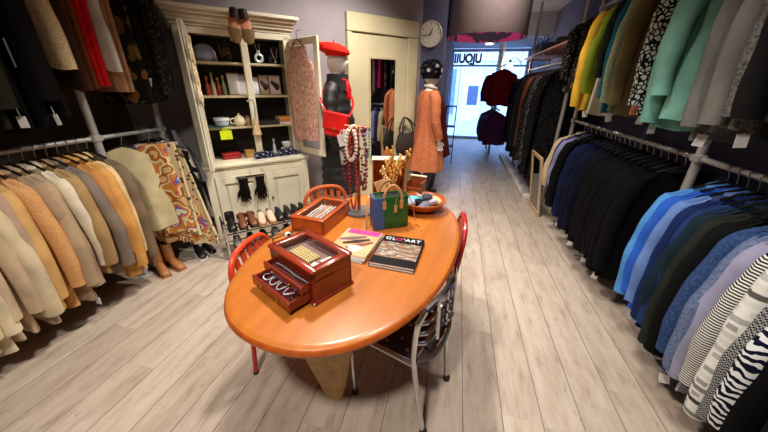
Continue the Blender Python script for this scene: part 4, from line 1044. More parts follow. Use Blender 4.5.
# z
magazine('grey magazine lowest under the peach one', -.445, 1.285, TZ, R(-8), .21, .27, .010, M_grey)
magazine('pale magazine in the middle under the peach one', -.44, 1.29, TZ + .0105, R(-6), .21, .27, .009, mat('pale magazine cover', (206, 202, 196), .4))
def deco_peach(m, c, th):
    p = MB(); p.box((.005, .105, th + .0003), (.18, .05, .0006)); p.build('title_band', mat('hot pink print', (226, 60, 130), .35), c, smooth=False)
    for k in range(3):
        p = MB(); M_ = Matrix.Translation((-.03 + .03 * k, .03 - .03 * k, th)) @ Matrix.Rotation(R(24 + 6 * k), 4, 'Z'); p.loft([[(x, y, z) for x, y in ((-.07, -.012), (0, -.022), (.075, -.006), (.07, .014), (0, .016), (-.07, .008))] for z in (.0, .0007)], M=M_); p.build('printed_shape', mat(['grey print', 'dark print', 'brown print'][k], [(110, 92, 92), (50, 40, 44), (126, 84, 66)][k], .35), c, smooth=False)
    p = MB(); p.loft([[(.02 + .035 * math.cos(q) * (1 + .3 * math.sin(3 * q)), -.07 + .03 * math.sin(q), z) for q in [2 * PI * j / 20 for j in range(20)]] for z in (th, th + .0009)]); p.build('printed_shape', mat('white print', (226, 214, 206), .35), c, smooth=False)
magazine('peach and pink magazine on top, left of the black magazine', -.438, 1.292, TZ + .02, R(-5), .205, .265, .010, M_peach, deco_peach)
magazine('black-bound magazine under the black art magazine', -.212, 1.268, TZ, R(-4.5), .213, .285, .012, mat('charcoal magazine cover', (40, 38, 40), .4))
def deco_glo(m, c, th):
    TM = Matrix.Translation((0, .108, th))
    MW = mat('white print ink', (236, 234, 230), .4); MP = mat('magenta print ink', (226, 30, 110), .4)
    for ch, x, mm in (('G', -.080, MW), ('L', -.050, MW), ('O', -.022, MP), ("'", .003, MW), ('A', .024, MW), ('R', .053, MW), ('T', .080, MW)):
        text_mesh(ch, 'title_letter', mm, c, .042, Matrix.Translation((x, .108, th + .0004)), .0004, 1.05)
    t = NT('art photo print'); v = t.map((5, 22, 1)); n = t.noise(v, 2.2, 5, .7)
    t.col(t.ramp(n, [(.3, (20, 22, 24)), (.42, (190, 176, 160)), (.5, (60, 52, 48)), (.56, (170, 110, 70)), (.62, (90, 110, 104)), (.75, (16, 16, 18))])); t.b.inputs['Roughness'].default_value = .3
    p = MB(); p.box((0, -.005, th + .0003), (.205, .15, .0006)); p.build('cover_photo', t.m, c, smooth=False)
magazine("black magazine titled GLO'ART lying on top of its pile", -.212, 1.268, TZ + .0125, R(-3.5), .213, .285, .012, M_mb, deco_glo)

# green and blue tote bag
bg = thing('tote_bag', 'green leather tote bag with blue side and tan handles on the table', 'bag', (-.325, 1.595, TZ), R(27))
# local x along the wide front, -y towards the viewer
M_green = mat('green leather', (24, 88, 32), .35, var=.06); M_blue = mat('blue leather', (56, 80, 128), .4); M_tan = mat('tan strap leather', (186, 132, 84), .5)
def pouch(w0, d0, w1, d1, h, inset, z0=0):
    def rr(w, d, z, k=24):
        return [(w * math.copysign(abs(math.cos(q)) ** .45, math.cos(q)), d * math.copysign(abs(math.sin(q)) ** .45, math.sin(q)), z) for q in [2 * PI * j / k + PI / k for j in range(k)]]
    b = MB(); r = [rr(w0 - .008, d0 - .008, z0), rr(w0, d0, z0 + .008)]
    for t in (.25, .5, .75, 1): r.append(rr(w0 + (w1 - w0) * t, d0 + (d1 - d0) * t, z0 + .008 + (h - .008) * t))
    r.append(rr(w1 - inset, d1 - inset, z0 + h)); r.append(rr(w0 - .012, d0 - .012, z0 + .02)); b.loft(r); return b
b = pouch(.105, .056, .10, .05, .195, .006); bo = b.build('bag_body', M_green, bg, sharp=50)
b = MB(); b.loft([[(-.112, -.045, .004), (-.112, .05, .004), (-.104, .052, .004), (-.104, -.056, .004)], [(-.111, -.045, .19), (-.111, .05, .19), (-.10, .05, .19), (-.10, -.052, .19)]]); b.loft([[(-.112, -.064, .004), (-.104, -.052, .004), (-.05, -.058, .004), (-.05, -.064, .004)], [(-.11, -.058, .192), (-.10, -.046, .192), (-.05, -.052, .192), (-.05, -.058, .192)]]); b.build('side_panel', M_blue, bg)
b = MB(); b.box((0, 0, .183), (.190, .092, .006)); b.build('lining', mat('black bag lining', (14, 14, 15), .9), bg, smooth=False)
for sy, drop in ((-1, 1), (1, 0)):
    pts = [(-.05, sy * .055, .15), (-.052, sy * .054, .2), (-.03, sy * .05 - .0, .245), (.0, sy * .045 - .0, .26), (.03, sy * .05, .245), (.052, sy * .054, .2), (.05, sy * .055, .15)]
    b = MB(); b.tube(smooth_path(pts, 4), .0075, 6, flat=.5); hnd = b.build('handle', M_tan, bg)
    for x in (-.05, .05):
        q = MB(); q.box((x, sy * .06, .15), (.022, .006, .05), b=.002); q.build('handle_tab', M_tan, hnd)
b = MB(); b.tube(smooth_path([(-.112, 0, .18), (-.135, -.02, .19), (-.15, -.05, .10), (-.155, -.07, .012), (-.15, -.075, .006)], 5), .006, 6, flat=.5); b.build('shoulder_strap', M_tan, bg)
b = MB(); b.tube(smooth_path([(.11, 0, .18), (.135, -.01, .12), (.15, -.03, .02), (.165, -.08, .006), (.15, -.13, .005)], 5), .005, 6, flat=.5); b.build('strap_end', M_tan, bg)
b = MB(); b.box((.012, -.075, .13), (.022, .003, .045), rz=.2, b=.001); b.tube([(.012, -.07, .15), (.02, -.06, .19)], .002, 4); b.build('hang_tag', M_tan, bg)

# bowl with rolled scarves
bw = thing('wooden_bowl', 'shallow orange wooden bowl of scarves at the far right of the table', 'bowl', (-.165, 1.885, TZ))
b = MB(); b.lathe([(.001, .004), (.06, 0), (.075, .006), (.125, .035), (.155, .07), (.150, .075), (.118, .042), (.07, .016), (.001, .014)], 36); b.build('bowl', M_case, bw)
b = MB(); b.lathe([(.152, .0705), (.156, .072), (.156, .078), (.150, .078)], 36); b.build('rim', M_top, bw)
for k, (x, y, z, c, n_) in enumerate(((-.06, .03, .055, (96, 186, 180), 'turquoise'), (.0, .06, .055, (60, 120, 126), 'dark teal'), (-.02, -.03, .06, (26, 26, 34), 'black'), (.05, .0, .06, (170, 164, 172), 'pale grey'), (.02, -.065, .055, (120, 112, 130), 'mauve grey'), (.085, .04, .06, (206, 190, 140), 'cream yellow'), (-.075, -.04, .06, (150, 160, 176), 'blue grey'), (.03, .02, .085, (70, 66, 74), 'charcoal'))):
    b = MB(); n = 12; rg = []
    for i in range(8):
        t = i / 7; r_ = .034 * math.sin(PI * min(max(t, .06), .94)) ** .5
        rg.append([((t - .5) * .10, r_ * math.cos(2 * PI * j / n) * (1 + .2 * math.sin(3 * j + i + k)), r_ * .7 * math.sin(2 * PI * j / n) * (1 + .15 * math.sin(2 * j + 2 * i))) for j in range(n)])
    b.loft(rg); o = b.build('rolled_scarf', fabric('rolled ' + n_, c), sharp=80); o.location = (-.165 + x, 1.885 + y, TZ + z); o.rotation_euler = (0, .1, k * 1.1)
    tag(o, n_ + ' rolled scarf lying in the shallow orange wooden bowl', 'scarf', 'scarves in the bowl')

# necklaces on a stand
ns = thing('necklace_stand', 'wooden necklace stand on a round grey base behind the green bag', 'jewellery stand', (-.56, 1.73, TZ), R(-20))
b = MB(); b.lathe([(.085, 0), (.09, .006), (.088, .016), (.001, .02)], 28, caps=True); b.build('base', mat('grey stand base', (96, 96, 98), .4), ns)
b = MB(); b.tube([(0, 0, .01), (0, 0, .54)], .011, 10); b.build('post', M_case, ns)
b = MB(); b.tube([(-.095, 0, .545), (.095, 0, .545)], .005, 8); b.build('cross_bar', M_tan, ns)
b = MB(); b.tube([(-.08, 0, .42), (.08, 0, .42)], .005, 8); b.build('cross_bar', M_tan, ns)
NM = Matrix.Translation(ns.location) @ Matrix.Rotation(R(-20), 4, 'Z')
def strand(x, w, top, drop, r, m, name, label, n, y=.0, jit=0.0):
    b = MB(); 
    for k in range(n):
        q = 2 * PI * k / n
        z = top - drop / 2 + drop / 2 * math.cos(q); xx = x + w * math.sin(q) * (.6 + .4 * math.sin(q / 2)); yy = y - .014 - .012 * abs(math.sin(q / 2)) + .02 * (math.cos(q) > .8)
        b.ball((xx + jit * math.sin(k * 7.3), yy + jit * math.cos(k * 5.1), z), r * (1 + .25 * math.sin(k * 3.3) * (jit > 0)), 7, 5, M=NM)
    return tag(b.build('bead_necklace', m), label, 'necklace', 'necklaces on the stand')
MBr = mat('red coral bead', (176, 46, 26), .3); MBo = mat('orange amber bead', (196, 96, 40), .3); MBw = mat('wine bead', (96, 20, 40), .3); MBp = mat('plum bead', (110, 40, 74), .35); MBb = mat('brown wood bead', (110, 62, 34), .4)
strand(-.015, .042, .545, .19, .0125, M_pearl, 'n', 'large cream pearl necklace at the top of the necklace stand', 26, -.02)
strand(-.03, .036, .545, .17, .010, MBo, 'n', 'amber orange bead necklace behind the cream pearls on the stand', 28, .02)
strand(.0, .03, .545, .50, .0075, MBr, 'n', 'long red coral bead necklace reaching the base of the stand', 64, -.03)
strand(-.045, .028, .545, .36, .009, MBw, 'n', 'wine red bead necklace on the left of the necklace stand', 44, 0)
strand(.045, .034, .545, .34, .011, MBp, 'n', 'chunky plum bead necklace on the right of the necklace stand', 34, 0, .006)
strand(.07, .022, .42, .24, .008, MBb, 'n', 'brown wooden bead necklace on the lower arm of the stand', 34, -.01, .004)
strand(-.07, .02, .42, .20, .009, MBw, 'n', 'dark wine cluster necklace on the lower left arm of the stand', 26, -.01, .006)
strand(.088, .015, .545, .17, .006, mat('turquoise bead', (90, 150, 156), .3), 'n', 'turquoise bead necklace at the right end of the stand top', 30, 0)
for k, (x, z, rz) in enumerate(((-.06, .49, .2), (-.095, .46, -.3))):
    b = MB(); b.box((0, -.04, 0), (.045, .002, .07), b=.0008); b.tube([(0, -.04, .034), (.01, -.02, .06)], .0012, 4); o = b.build('price_card', M_card, smooth=False); o.matrix_world = NM @ Matrix.Translation((x, 0, z)) @ Matrix.Rotation(rz, 4, 'Y')
    tag(o, ['white price card tied to the cream pearl necklace', 'white price card tied to the wine red necklace'][k], 'card', 'cards on the necklace stand')

# cream shell panel, open wooden boxes, dried flowers, potted succulent
bx = thing('wooden_display_box', 'orange-brown wooden box standing upright with a pale top edge behind the green bag', 'box', (-.43, 2.03, TZ), R(15))
b = MB(); b.box((0, .06, .145), (.23, .012, .29), b=.002); b.box((-.11, .02, .145), (.012, .09, .29)); b.box((.11, .02, .145), (.012, .09, .29)); b.box((0, .02, .006), (.23, .09, .012)); b.build('box_body', M_case, bx)
b = MB(); b.box((0, .02, .296), (.236, .095, .012), b=.003); b.build('top_edge', mat('pale birch edge', (222, 204, 172), .5), bx)
b = MB(); b.box((0, -.03, .13), (.075, .006, .15), rz=.1, b=.002); tag(b.build('wooden_paddle', mat('light beech', (206, 160, 106), .5)), 'pale wooden tag board leaning against the upright orange-brown box', 'board'); o = bpy.data.objects['wooden_paddle']; o.location = (-.42, 1.985, TZ - .045); o.rotation_euler = (R(-10), R(-20), R(15))
bx2 = thing('wooden_crate', 'small reddish wooden box with pale rim at the far right end of the table', 'box', (-.235, 2.075, TZ), R(-12))
b = MB(); b.box((0, .045, .08), (.12, .01, .16)); b.box((0, -.045, .05), (.12, .01, .10)); b.box((-.055, 0, .07), (.01, .09, .14)); b.box((.055, 0, .07), (.01, .09, .14)); b.box((0, 0, .006), (.12, .09, .012)); b.build('box_body', wood('red brown crate wood', (132, 60, 28), .4), bx2)
b = MB(); b.box((0, .045, .165), (.125, .014, .012), b=.002); b.build('rim', MATS['pale birch edge'], bx2)
pp = thing('potted_succulent', 'small succulent in a terracotta bowl before the reddish wooden box', 'plant', (-.305, 1.985, TZ))
b = MB(); b.lathe([(.03, 0), (.055, .02), (.06, .04), (.054, .04), (.03, .03), (.001, .03)], 20); b.build('pot', mat('terracotta', (176, 96, 56), .6), pp)
b = MB()
for k in range(14):
    a = k * 2.4; r0 = .012 + .0025 * k; b.tube([(r0 * math.cos(a), r0 * math.sin(a), .03), (1.35 * r0 * math.cos(a), 1.35 * r0 * math.sin(a), .06 + .03 * math.sin(k * 3.1) ** 2)], [.008, .001], 6)
b.build('leaves', mat('succulent green', (150, 160, 84), .5), pp)
df = thing('dried_flower_vase', 'golden dried flower sprays in a small clear vase behind the green bag', 'flowers', (-.385, 1.935, TZ))
b = MB(); b.lathe([(.03, 0), (.034, .01), (.026, .07), (.02, .1), (.024, .12), (.020, .12), (.016, .1), (.022, .07), (.03, .012), (.001, .008)], 18); b.build('vase', mat('amber vase glass', (170, 110, 60), .15), df)
M_dry = mat('dried gold stems', (206, 146, 66), .7); rr_ = random.Random(3)
for k in range(9):
    a = rr_.uniform(0, 6.28); tilt = rr_.uniform(.03, .13); hh = rr_.uniform(.26, .43)
    b = MB(); tip = (tilt * math.cos(a) + .02, tilt * math.sin(a) * .7, hh); b.tube(smooth_path([(0, 0, .06), (tip[0] * .4, tip[1] * .4, hh * .6), tip]), .002, 5)
    for q in range(12):
        t = .55 + .45 * q / 11; p = (tip[0] * t ** 1.5 + rr_.uniform(-.016, .016), tip[1] * t ** 1.5 + rr_.uniform(-.016, .016), hh * t); b.ball(p, rr_.uniform(.005, .011), 6, 4, sq=(1, 1, 1.5))
    b.build('flower_spray', M_dry if k % 3 else mat('pale dried bloom', (224, 190, 130), .7), df)
# ------------------------------------------------------------------ mannequins
M_skin = mat('white mannequin', (214, 206, 196), .45, var=.02)
def mann_body(b, hgt=1.78):
    """torso, neck and head as one loft, facing +x; limbs grow out of it"""
    n = 32; rg = []
    tors = [(.74, .085, .125, 0), (.80, .105, .155, 0), (.88, .108, .168, -.005), (.98, .092, .142, 0), (1.06, .085, .122, .0), (1.16, .098, .138, .008), (1.26, .112, .155, .015), (1.34, .102, .165, .008), (1.405, .082, .165, -.004), (1.44, .062, .115, -.01), (1.465, .052, .065, -.008), (1.50, .048, .052, .0), (1.535, .05, .052, .006)]
    for z, rx, ry, ox in tors: rg.append([(ox + rx * math.cos(2 * PI * k / n), ry * math.sin(2 * PI * k / n), z) for k in range(n)])
    for i in range(15):
        t = i / 14; z = 1.552 + .215 * t
        ry = .076 * math.sin(PI * (.16 + .82 * t)) ** .55 * (.84 + .16 * min(1, t * 2)); rx = .096 * math.sin(PI * (.14 + .84 * t)) ** .5; ox = .018
        ring = []
        for k in range(n):
            a = 2 * PI * k / n; c = math.cos(a); f = max(0, c)
            r = 1.0
            dx = 0
            ang = math.atan2(math.sin(a), math.cos(a))
            dx += .026 * math.exp(-(ang / .22) ** 2) * math.exp(-((t - .40) / .085) ** 2)          # nose
            dx += .008 * math.exp(-(ang / .35) ** 2) * math.exp(-((t - .22) / .04) ** 2)           # lips
            dx += .012 * math.exp(-(ang / .45) ** 2) * math.exp(-((t - .06) / .06) ** 2)           # chin
            dx -= .010 * math.exp(-((abs(ang) - .42) / .2) ** 2) * math.exp(-((t - .5) / .06) ** 2)  # eyes
            ear = .014 * math.exp(-((abs(ang) - 1.65) / .16) ** 2) * math.exp(-((t - .42) / .12) ** 2)
            ring.append((ox + rx * c + dx, (ry + ear) * math.sin(a), z))
        rg.append(ring)
    b.loft(rg)
def limb(b, pts, rad, n=12): b.tube(smooth_path(pts, 4), [rad[0] + (rad[-1] - rad[0]) * 0 + np_i(rad, i / (4 * (len(pts) - 1))) - rad[0] for i in range(4 * (len(pts) - 1) + 1)], n)
def np_i(v, t):
    x = t * (len(v) - 1); i = min(int(x), len(v) - 2); return v[i] + (v[i + 1] - v[i]) * (x - i)
def hand(b, w, dirv, sd):
    """palm and five fingers hanging from wrist w, slightly curled"""
    d = Vector(dirv).normalized(); up = Vector((1, 0, 0)); s = d.cross(up).normalized(); up = s.cross(d).normalized()
    w = Vector(w); 
    rg = []
    for t, a, c in ((0, .022, .018), (.03, .030, .015), (.065, .036, .014), (.09, .034, .012)):
        rg.append([tuple(w + d * t + up * (a * math.cos(q)) + s * (c * math.sin(q))) for q in [2 * PI * k / 12 for k in range(12)]])
    b.loft(rg)
    for k, L in enumerate((.058, .07, .066, .05)):
        o = w + d * .082 + up * (.026 - .017 * k)
        b.tube([o, o + d * L * .55 + up * (.004 - .003 * k), o + d * L * .95 + s * (.014 * sd) + up * (.004 - .003 * k)], [.0088, .008, .006], 7)
    o = w + d * .03 + up * .026
    b.tube([o, o + d * .03 + up * .022, o + d * .058 + up * .026], [.010, .009, .007], 7)
def ring_loft(rows, n=36, fold=0.0, nf=7, ph=0):
    return [[(ox + (rx + fold * f * math.cos(nf * 2 * PI * k / n + ph)) * math.cos(2 * PI * k / n), (ry + fold * f * math.cos(nf * 2 * PI * k / n + ph)) * math.sin(2 * PI * k / n), z) for k in range(n)] for z, rx, ry, ox, f in rows]
def mannequin_base(r):
    b = MB(); b.lathe([(.17, 0), (.17, .01), (.02, .018)], 28, caps=True); b.tube([(-.03, 0, .01), (-.03, 0, .8)], .012, 8); b.build('base_stand', M_chrome, r)

m1 = thing('mannequin', 'shop mannequin in black padded coat, red neckerchief and red beret', 'mannequin', (-1.215, 3.10, 0), R(6)); m1.scale = (1.03, 1.03, 1.045)
b = MB(); mann_body(b)
for sd in (1, -1):
    limb(b, [(0, sd * .165, 1.385), (-.005, sd * .20, 1.22), (.0, sd * .215, 1.08), (.05, sd * .225, .95), (.085, sd * .225, .86)], [.048, .042, .036, .030, .024])
    hand(b, (.085, sd * .225, .865), (.25, 0, -1), -sd)
    limb(b, [(0, sd * .08, .80), (.0, sd * .085, .62), (.005, sd * .085, .45), (-.01, sd * .085, .25), (-.015, sd * .085, .07)], [.082, .068, .05, .045, .032])
    b.loft([[(-.04 + .13 * t + (.0) + .03 * math.cos(q) * 0, sd * .085 + .034 * math.cos(q) * (1 - .4 * abs(t - .5)), .03 + (.032 - .014 * t) * math.sin(q)) for q in [2 * PI * k / 10 for k in range(10)]] for t in (0, .2, .5, .8, 1)])
b.build('body', M_skin, m1, sharp=75)
mannequin_base(m1)
M_puff = mat('black padded nylon', (16, 16, 20), .55, bump=.1, scale=14)
b = MB(); rows = []
for i in range(38):
    t = i / 37; z = 1.44 - 1.05 * t
    rx = .105 + .055 * min(1, t * 3) + .035 * t; ry = .17 + .03 * min(1, t * 3) + .035 * t
    if i == 0: rx, ry = .075, .10
    if i == 1: rx, ry = .095, .150
    rows.append((z, rx + .008 * math.sin(t * 2 * PI * 11), ry + .008 * math.sin(t * 2 * PI * 11), .0, .3))
b.loft(ring_loft(rows, 32, .006, 5)); b.build('coat', M_puff, m1, sharp=80)
b = MB(); b.loft([[(.01 + (r + .012 * math.sin(3 * q)) * math.cos(q), (r * 1.0) * math.sin(q), z) for q in [2 * PI * k / 24 for k in range(24)]] for z, r in ((1.40, .13), (1.45, .118), (1.50, .105), (1.545, .098), (1.53, .082), (1.46, .08))]); b.build('fur_collar', mat('black fur collar', (14, 14, 15), .95, bump=.6, scale=30), m1)
for sd in (1, -1):
    pts = smooth_path([(0, sd * .135, 1.42), (-.005, sd * .205, 1.36), (-.005, sd * .238, 1.22), (.0, sd * .25, 1.08), (.045, sd * .248, .96), (.078, sd * .235, .885)], 6)
    b = MB(); b.tube(pts, [(.06 if i == 0 else .075 - .02 * i / 30) + .005 * math.sin(i * 1.6) for i in range(len(pts))], 14); b.build('sleeve', M_puff, m1, sharp=80)
M_red = mat('red leather', (204, 20, 24), .35); M_redc = fabric('red silk', (186, 24, 30), 'speckle', (90, 20, 20), .6, rough=.5)
b = MB(); b.tube([(.03 + .074 * math.cos(q), .066 * math.sin(q), 1.512 - .03 * max(0, math.cos(q))) for q in [2 * PI * k / 20 for k in range(20)]], .020, 8, close=True); b.tube(smooth_path([(.105, -.01, 1.49), (.125, -.035, 1.45), (.135, -.05, 1.37), (.13, -.055, 1.31)]), [.02, .021, .022, .022, .024, .026, .028, .029, .029, .028, .027, .02, .01], 8, flat=.6); b.build('neckerchief', M_redc, m1)
bt = MB(); n = 32
bt.loft([[(-.005 + r * math.cos(q) * 1.12 + ox, r * math.sin(q), z - .16 * (r * math.cos(q) * 1.1) * tl) for q in [2 * PI * k / n for k in range(n)]] for z, r, ox, tl in ((1.695, .088, .015, .3), (1.712, .092, .015, .4), (1.722, .125, .0, .8), (1.742, .142, -.01, 1), (1.768, .135, -.012, 1), (1.79, .105, -.012, 1), (1.803, .06, -.01, .8), (1.807, .012, -.008, .3))])
brt = bt.build('beret', fabric('red felt', (222, 36, 22)), m1); q = MB(); q.tube([(-.008, 0, 1.80), (-.006, 0, 1.83)], .006, 6); q.build('stalk', MATS['fabric red felt'], brt)
# crossbody bag
cb = thing('crossbody_bag', 'red leather crossbody bag hanging at the hip of the black-coated mannequin', 'bag', (-1.095, 2.75, 1.165), R(-8))
b = MB(); b.box((0, 0, 0), (.25, .07, .215), b=.02); b.build('bag_body', M_red, cb)
b = MB(); b.box((0, -.04, .035), (.252, .012, .15), b=.005); b.box((0, -.01, .108), (.25, .075, .012), b=.004); fl_ = b.build('flap', M_red, cb); k = MB(); k.box((0, -.049, -.025), (.03, .006, .022), b=.002); k.build('clasp', mat('gold clasp', (206, 160, 80), .3, .9), fl_)
cb.rotation_euler = (0, R(8), R(-8))
b = MB(); b.tube(smooth_path([(-.12, 0, .10), (-.16, .01, .15), (-.22, .05, .20), (-.26, .16, .26), (-.30, .30, .34), (-.24, .42, .40)], 4), .012, 6, flat=.35); b.tube(smooth_path([(.12, 0, .10), (.13, .04, .16), (.10, .10, .22), (.04, .16, .27)], 4), .012, 6, flat=.35); b.build('strap', M_red, cb)

m2 = thing('mannequin', 'shop mannequin in a long rust orange cardigan with flowered headpiece and black boots', 'mannequin', (-.385, 4.40, 0), R(28)); m2.scale = (1.12, 1.12, 1.0)
b = MB(); mann_body(b)
for sd in (1, -1):
    limb(b, [(0, sd * .165, 1.385), (-.005, sd * .20, 1.22), (-.0, sd * .215, 1.08), (.04, sd * .22, .93), (.07, sd * .215, .82)], [.048, .042, .036, .030, .024])
    hand(b, (.072, sd * .215, .83), (.2, 0, -1), -sd)
    limb(b, [(0, sd * .08, .80), (.0, sd * .085, .62), (.005, sd * .085, .45), (-.01, sd * .085, .25), (-.015, sd * .085, .07)], [.082, .068, .05, .045, .032])
b.build('body', M_skin, m2, sharp=75)
mannequin_base(m2)
M_card2 = fabric('rust cardigan wool', (172, 90, 56), 'tweed', (194, 120, 84), .7)
b = MB(); rows = [(1.455, .06, .085, -.01, 0), (1.43, .085, .145, -.005, .1), (1.38, .108, .185, 0, .1), (1.28, .128, .19, .005, .2), (1.12, .125, .18, 0, .3), (1.0, .135, .19, .0, .5), (.85, .155, .205, 0, .8), (.65, .20, .24, 0, 1), (.48, .23, .26, 0, 1), (.40, .24, .265, 0, 1)]
b.loft(ring_loft(rows, 40, .014, 9)); b.build('cardigan', M_card2, m2, sharp=80)
for sd in (1, -1):
    pts = smooth_path([(0, sd * .12, 1.42), (-.005, sd * .20, 1.36), (-.005, sd * .228, 1.22), (.0, sd * .238, 1.08), (.035, sd * .236, .95), (.062, sd * .225, .855)], 5)
    b = MB(); b.tube(pts, [(.05 if i == 0 else .066 - .016 * i / 25) + .002 * math.sin(i * 1.3) for i in range(len(pts))], 14); b.build('sleeve', M_card2, m2, sharp=80)
b = MB(); M_mar = fabric('maroon wrap', (70, 22, 24), 'plain')
b.loft([[(ox + rx * math.cos(q), ry * math.sin(q), z + .03 * math.sin(5 * q) * (z < .75)) for q in [2 * PI * k / 30 for k in range(30)]] for z, rx, ry, ox in ((1.40, .07, .11, .075), (1.25, .09, .13, .115), (1.05, .10, .14, .13), (.80, .12, .15, .165), (.60, .13, .15, .20))]); b.build('front_wrap', M_mar, m2, sharp=80)
b = MB(); b.tube([(.01 + .068 * math.cos(q), .066 * math.sin(q), 1.50 - .02 * math.cos(q)) for q in [2 * PI * k / 18 for k in range(18)]], .018, 8, close=True); b.build('cream_collar', mat('cream collar', (206, 196, 184), .8), m2)
b = MB(); b.lathe([(.10, 1.60), (.112, 1.66), (.118, 1.74), (.10, 1.80), (.05, 1.832), (.002, 1.84)], 26, Matrix.Translation((-.0, 0, 0))); hp = b.build('headpiece', fabric('black headpiece felt', (18, 16, 20)), m2)
b = MB()
for k in range(22):
    a = k * 2.4; z = 1.66 + .0075 * k; r_ = .115 - .0 * k; b.ball((r_ * math.cos(a) * (1 if k < 16 else .6), r_ * math.sin(a) * (1 if k < 16 else .6), z), .026, 7, 5, sq=(1, 1, .8))
b.build('black_flower', mat('black petals', (22, 20, 26), .8), hp)
b = MB()
for k in range(6):
    a = -2.2 + k * .75; z = 1.70 + .05 * (k % 2); b = MB(); b.ball((.128 * math.cos(a), .128 * math.sin(a), z), .012, 6, 4)
    for j in range(5): b.ball((.128 * math.cos(a) - .016 * math.sin(a) * math.cos(j * 1.257), .128 * math.sin(a) + .016 * math.cos(a) * math.cos(j * 1.257), z + .016 * math.sin(j * 1.257)), .009, 6, 4)
    b.build('pale_flower', mat('grey white petals', (176, 172, 176), .7), hp)
for sd in (1, -1):
    b = MB(); b.tube(smooth_path([(.0, sd * .085, .46), (-.002, sd * .085, .34), (-.012, sd * .085, .2), (-.015, sd * .085, .08)], 4), [.066, .066, .064, .062, .06, .057, .054, .051, .048, .046, .045, .047, .05], 14)
    b.loft([[(-.055 + .20 * t, sd * .085 + (.040 - .012 * abs(t - .6)) * math.cos(q) * (1 if t < 1 else .6), .045 + (.043 - .016 * t) * math.sin(q)) for q in [2 * PI * k / 12 for k in range(12)]] for t in (0, .1, .4, .7, .93, 1)])
    bo = b.build('boot', ML_b, m2); s = MB(); s.box((.045, sd * .085, .008), (.19, .07, .016), b=.006); s.box((-.03, sd * .085, .016), (.05, .055, .03), b=.004); s.build('sole', MS_b, bo)

# handbag on the door handle
hb = thing('handbag', 'dark brown slouchy handbag with long handles hanging on the cream door', 'bag', W(2.62, .26, .60), WR); hb.scale = (1.15, 1.15, 1.1)
M_dkb = mat('dark brown suede', (40, 26, 22), .75)
b = MB(); b.loft([[(w * math.copysign(abs(math.cos(q)) ** .7, math.cos(q)) + .01 * math.sin(3 * q), d * math.copysign(abs(math.sin(q)) ** .8, math.sin(q)), z + .02 * math.cos(2 * q) * (z > .2)) for q in [2 * PI * k / 24 for k in range(24)]] for z, w, d in ((0, .13, .05), (.02, .165, .075), (.12, .18, .08), (.22, .155, .06), (.28, .125, .035), (.26, .10, .02))]); b.build('bag_body', M_dkb, hb, sharp=60)
for sy in (-.03, .03):
    b = MB(); b.tube(smooth_path([(-.11, sy, .25), (-.10, sy, .36), (-.05, sy * .6 + .03, .44), (-.01, .05 + sy * .3, .455), (.03, sy * .6 + .03, .43), (.09, sy, .34), (.10, sy, .25)], 4), .0095, 6); b.build('handle', M_dkb, hb)

# wall clock on the pier
ck = thing('wall_clock', 'round white wall clock with black numerals on the dark blue pier', 'clock', (-.455, 4.725, 2.155))
ck.rotation_euler = (R(90), 0, R(-4))
b = MB(); b.lathe([(.001, -.0), (.155, 0), (.16, .012), (.162, .035), (.152, .042), (.146, .032)], 48); b.build('rim', mat('pale clock rim', (196, 192, 182), .35), ck)
b = MB(); b.lathe([(.149, .026), (.149, .029), (.0005, .029)], 48); b.build('dial', mat('cream clock face', (240, 236, 222), .5, var=.01), ck, smooth=False)
M_ink = mat('clock ink', (24, 24, 26), .5)
for h in range(1, 13):
    a = R(90 - 30 * h); text_mesh(str(h), 'numeral', M_ink, ck, .034, Matrix.Translation((.118 * math.cos(a), .118 * math.sin(a), .0295)), .0004)
for nm, L, w_, ang in (('hour_hand', .075, .005, 90 - 30 * 12.72), ('minute_hand', .112, .0035, 90 - 6 * 43.3)):
    b = MB(); b.box((L / 2 - .012, 0, .034 if nm == 'hour_hand' else .037), (L + .024, w_ * 2, .002), M=Matrix.Rotation(R(ang), 4, 'Z')); b.build(nm, M_ink, ck, smooth=False)

# drum lampshade
lp = thing('pendant_lamp', 'large taupe drum pendant lampshade with pink patterned inside above the corridor', 'lamp', (.30, 5.28, 2.17))
M_shade = mat('taupe lampshade cloth', (150, 132, 132), .85, var=.04, bump=.1, scale=20)
b = MB(); b.lathe([(.555, 0), (.56, .006), (.56, .62), (.552, .62)], 64); b.build('shade', M_shade, lp)
t = NT('pink patterned lining'); v = t.map(); nz = t.noise(v, 3.2, 1.5); t.col(t.ramp(nz, [(.0, (206, 44, 130)), (.43, (200, 52, 124)), (.46, (44, 26, 56)), (.53, (54, 30, 64)), (.56, (196, 60, 120)), (.64, (90, 36, 80))], False)); t.b.inputs['Roughness'].default_value = .7
b = MB(); b.lathe([(.549, .002), (.549, .60)], 64); b.build('shade_lining', t.m, lp)
b = MB(); 
for k in range(3): b.tube([(0, 0, .34), (.55 * math.cos(k * 2.09), .55 * math.sin(k * 2.09), .58)], .004, 5)
b.tube([(0, 0, .34), (0, 0, .78)], .006, 6); b.build('cord', M_black, lp)
b = MB(); b.ball((0, 0, .25), .06, 14, 10); b.tube([(0, 0, .29), (0, 0, .35)], .02, 10); b.build('bulb', mat('dim warm bulb', (255, 240, 220), emit=(255, 214, 180), es=1.5), lp)

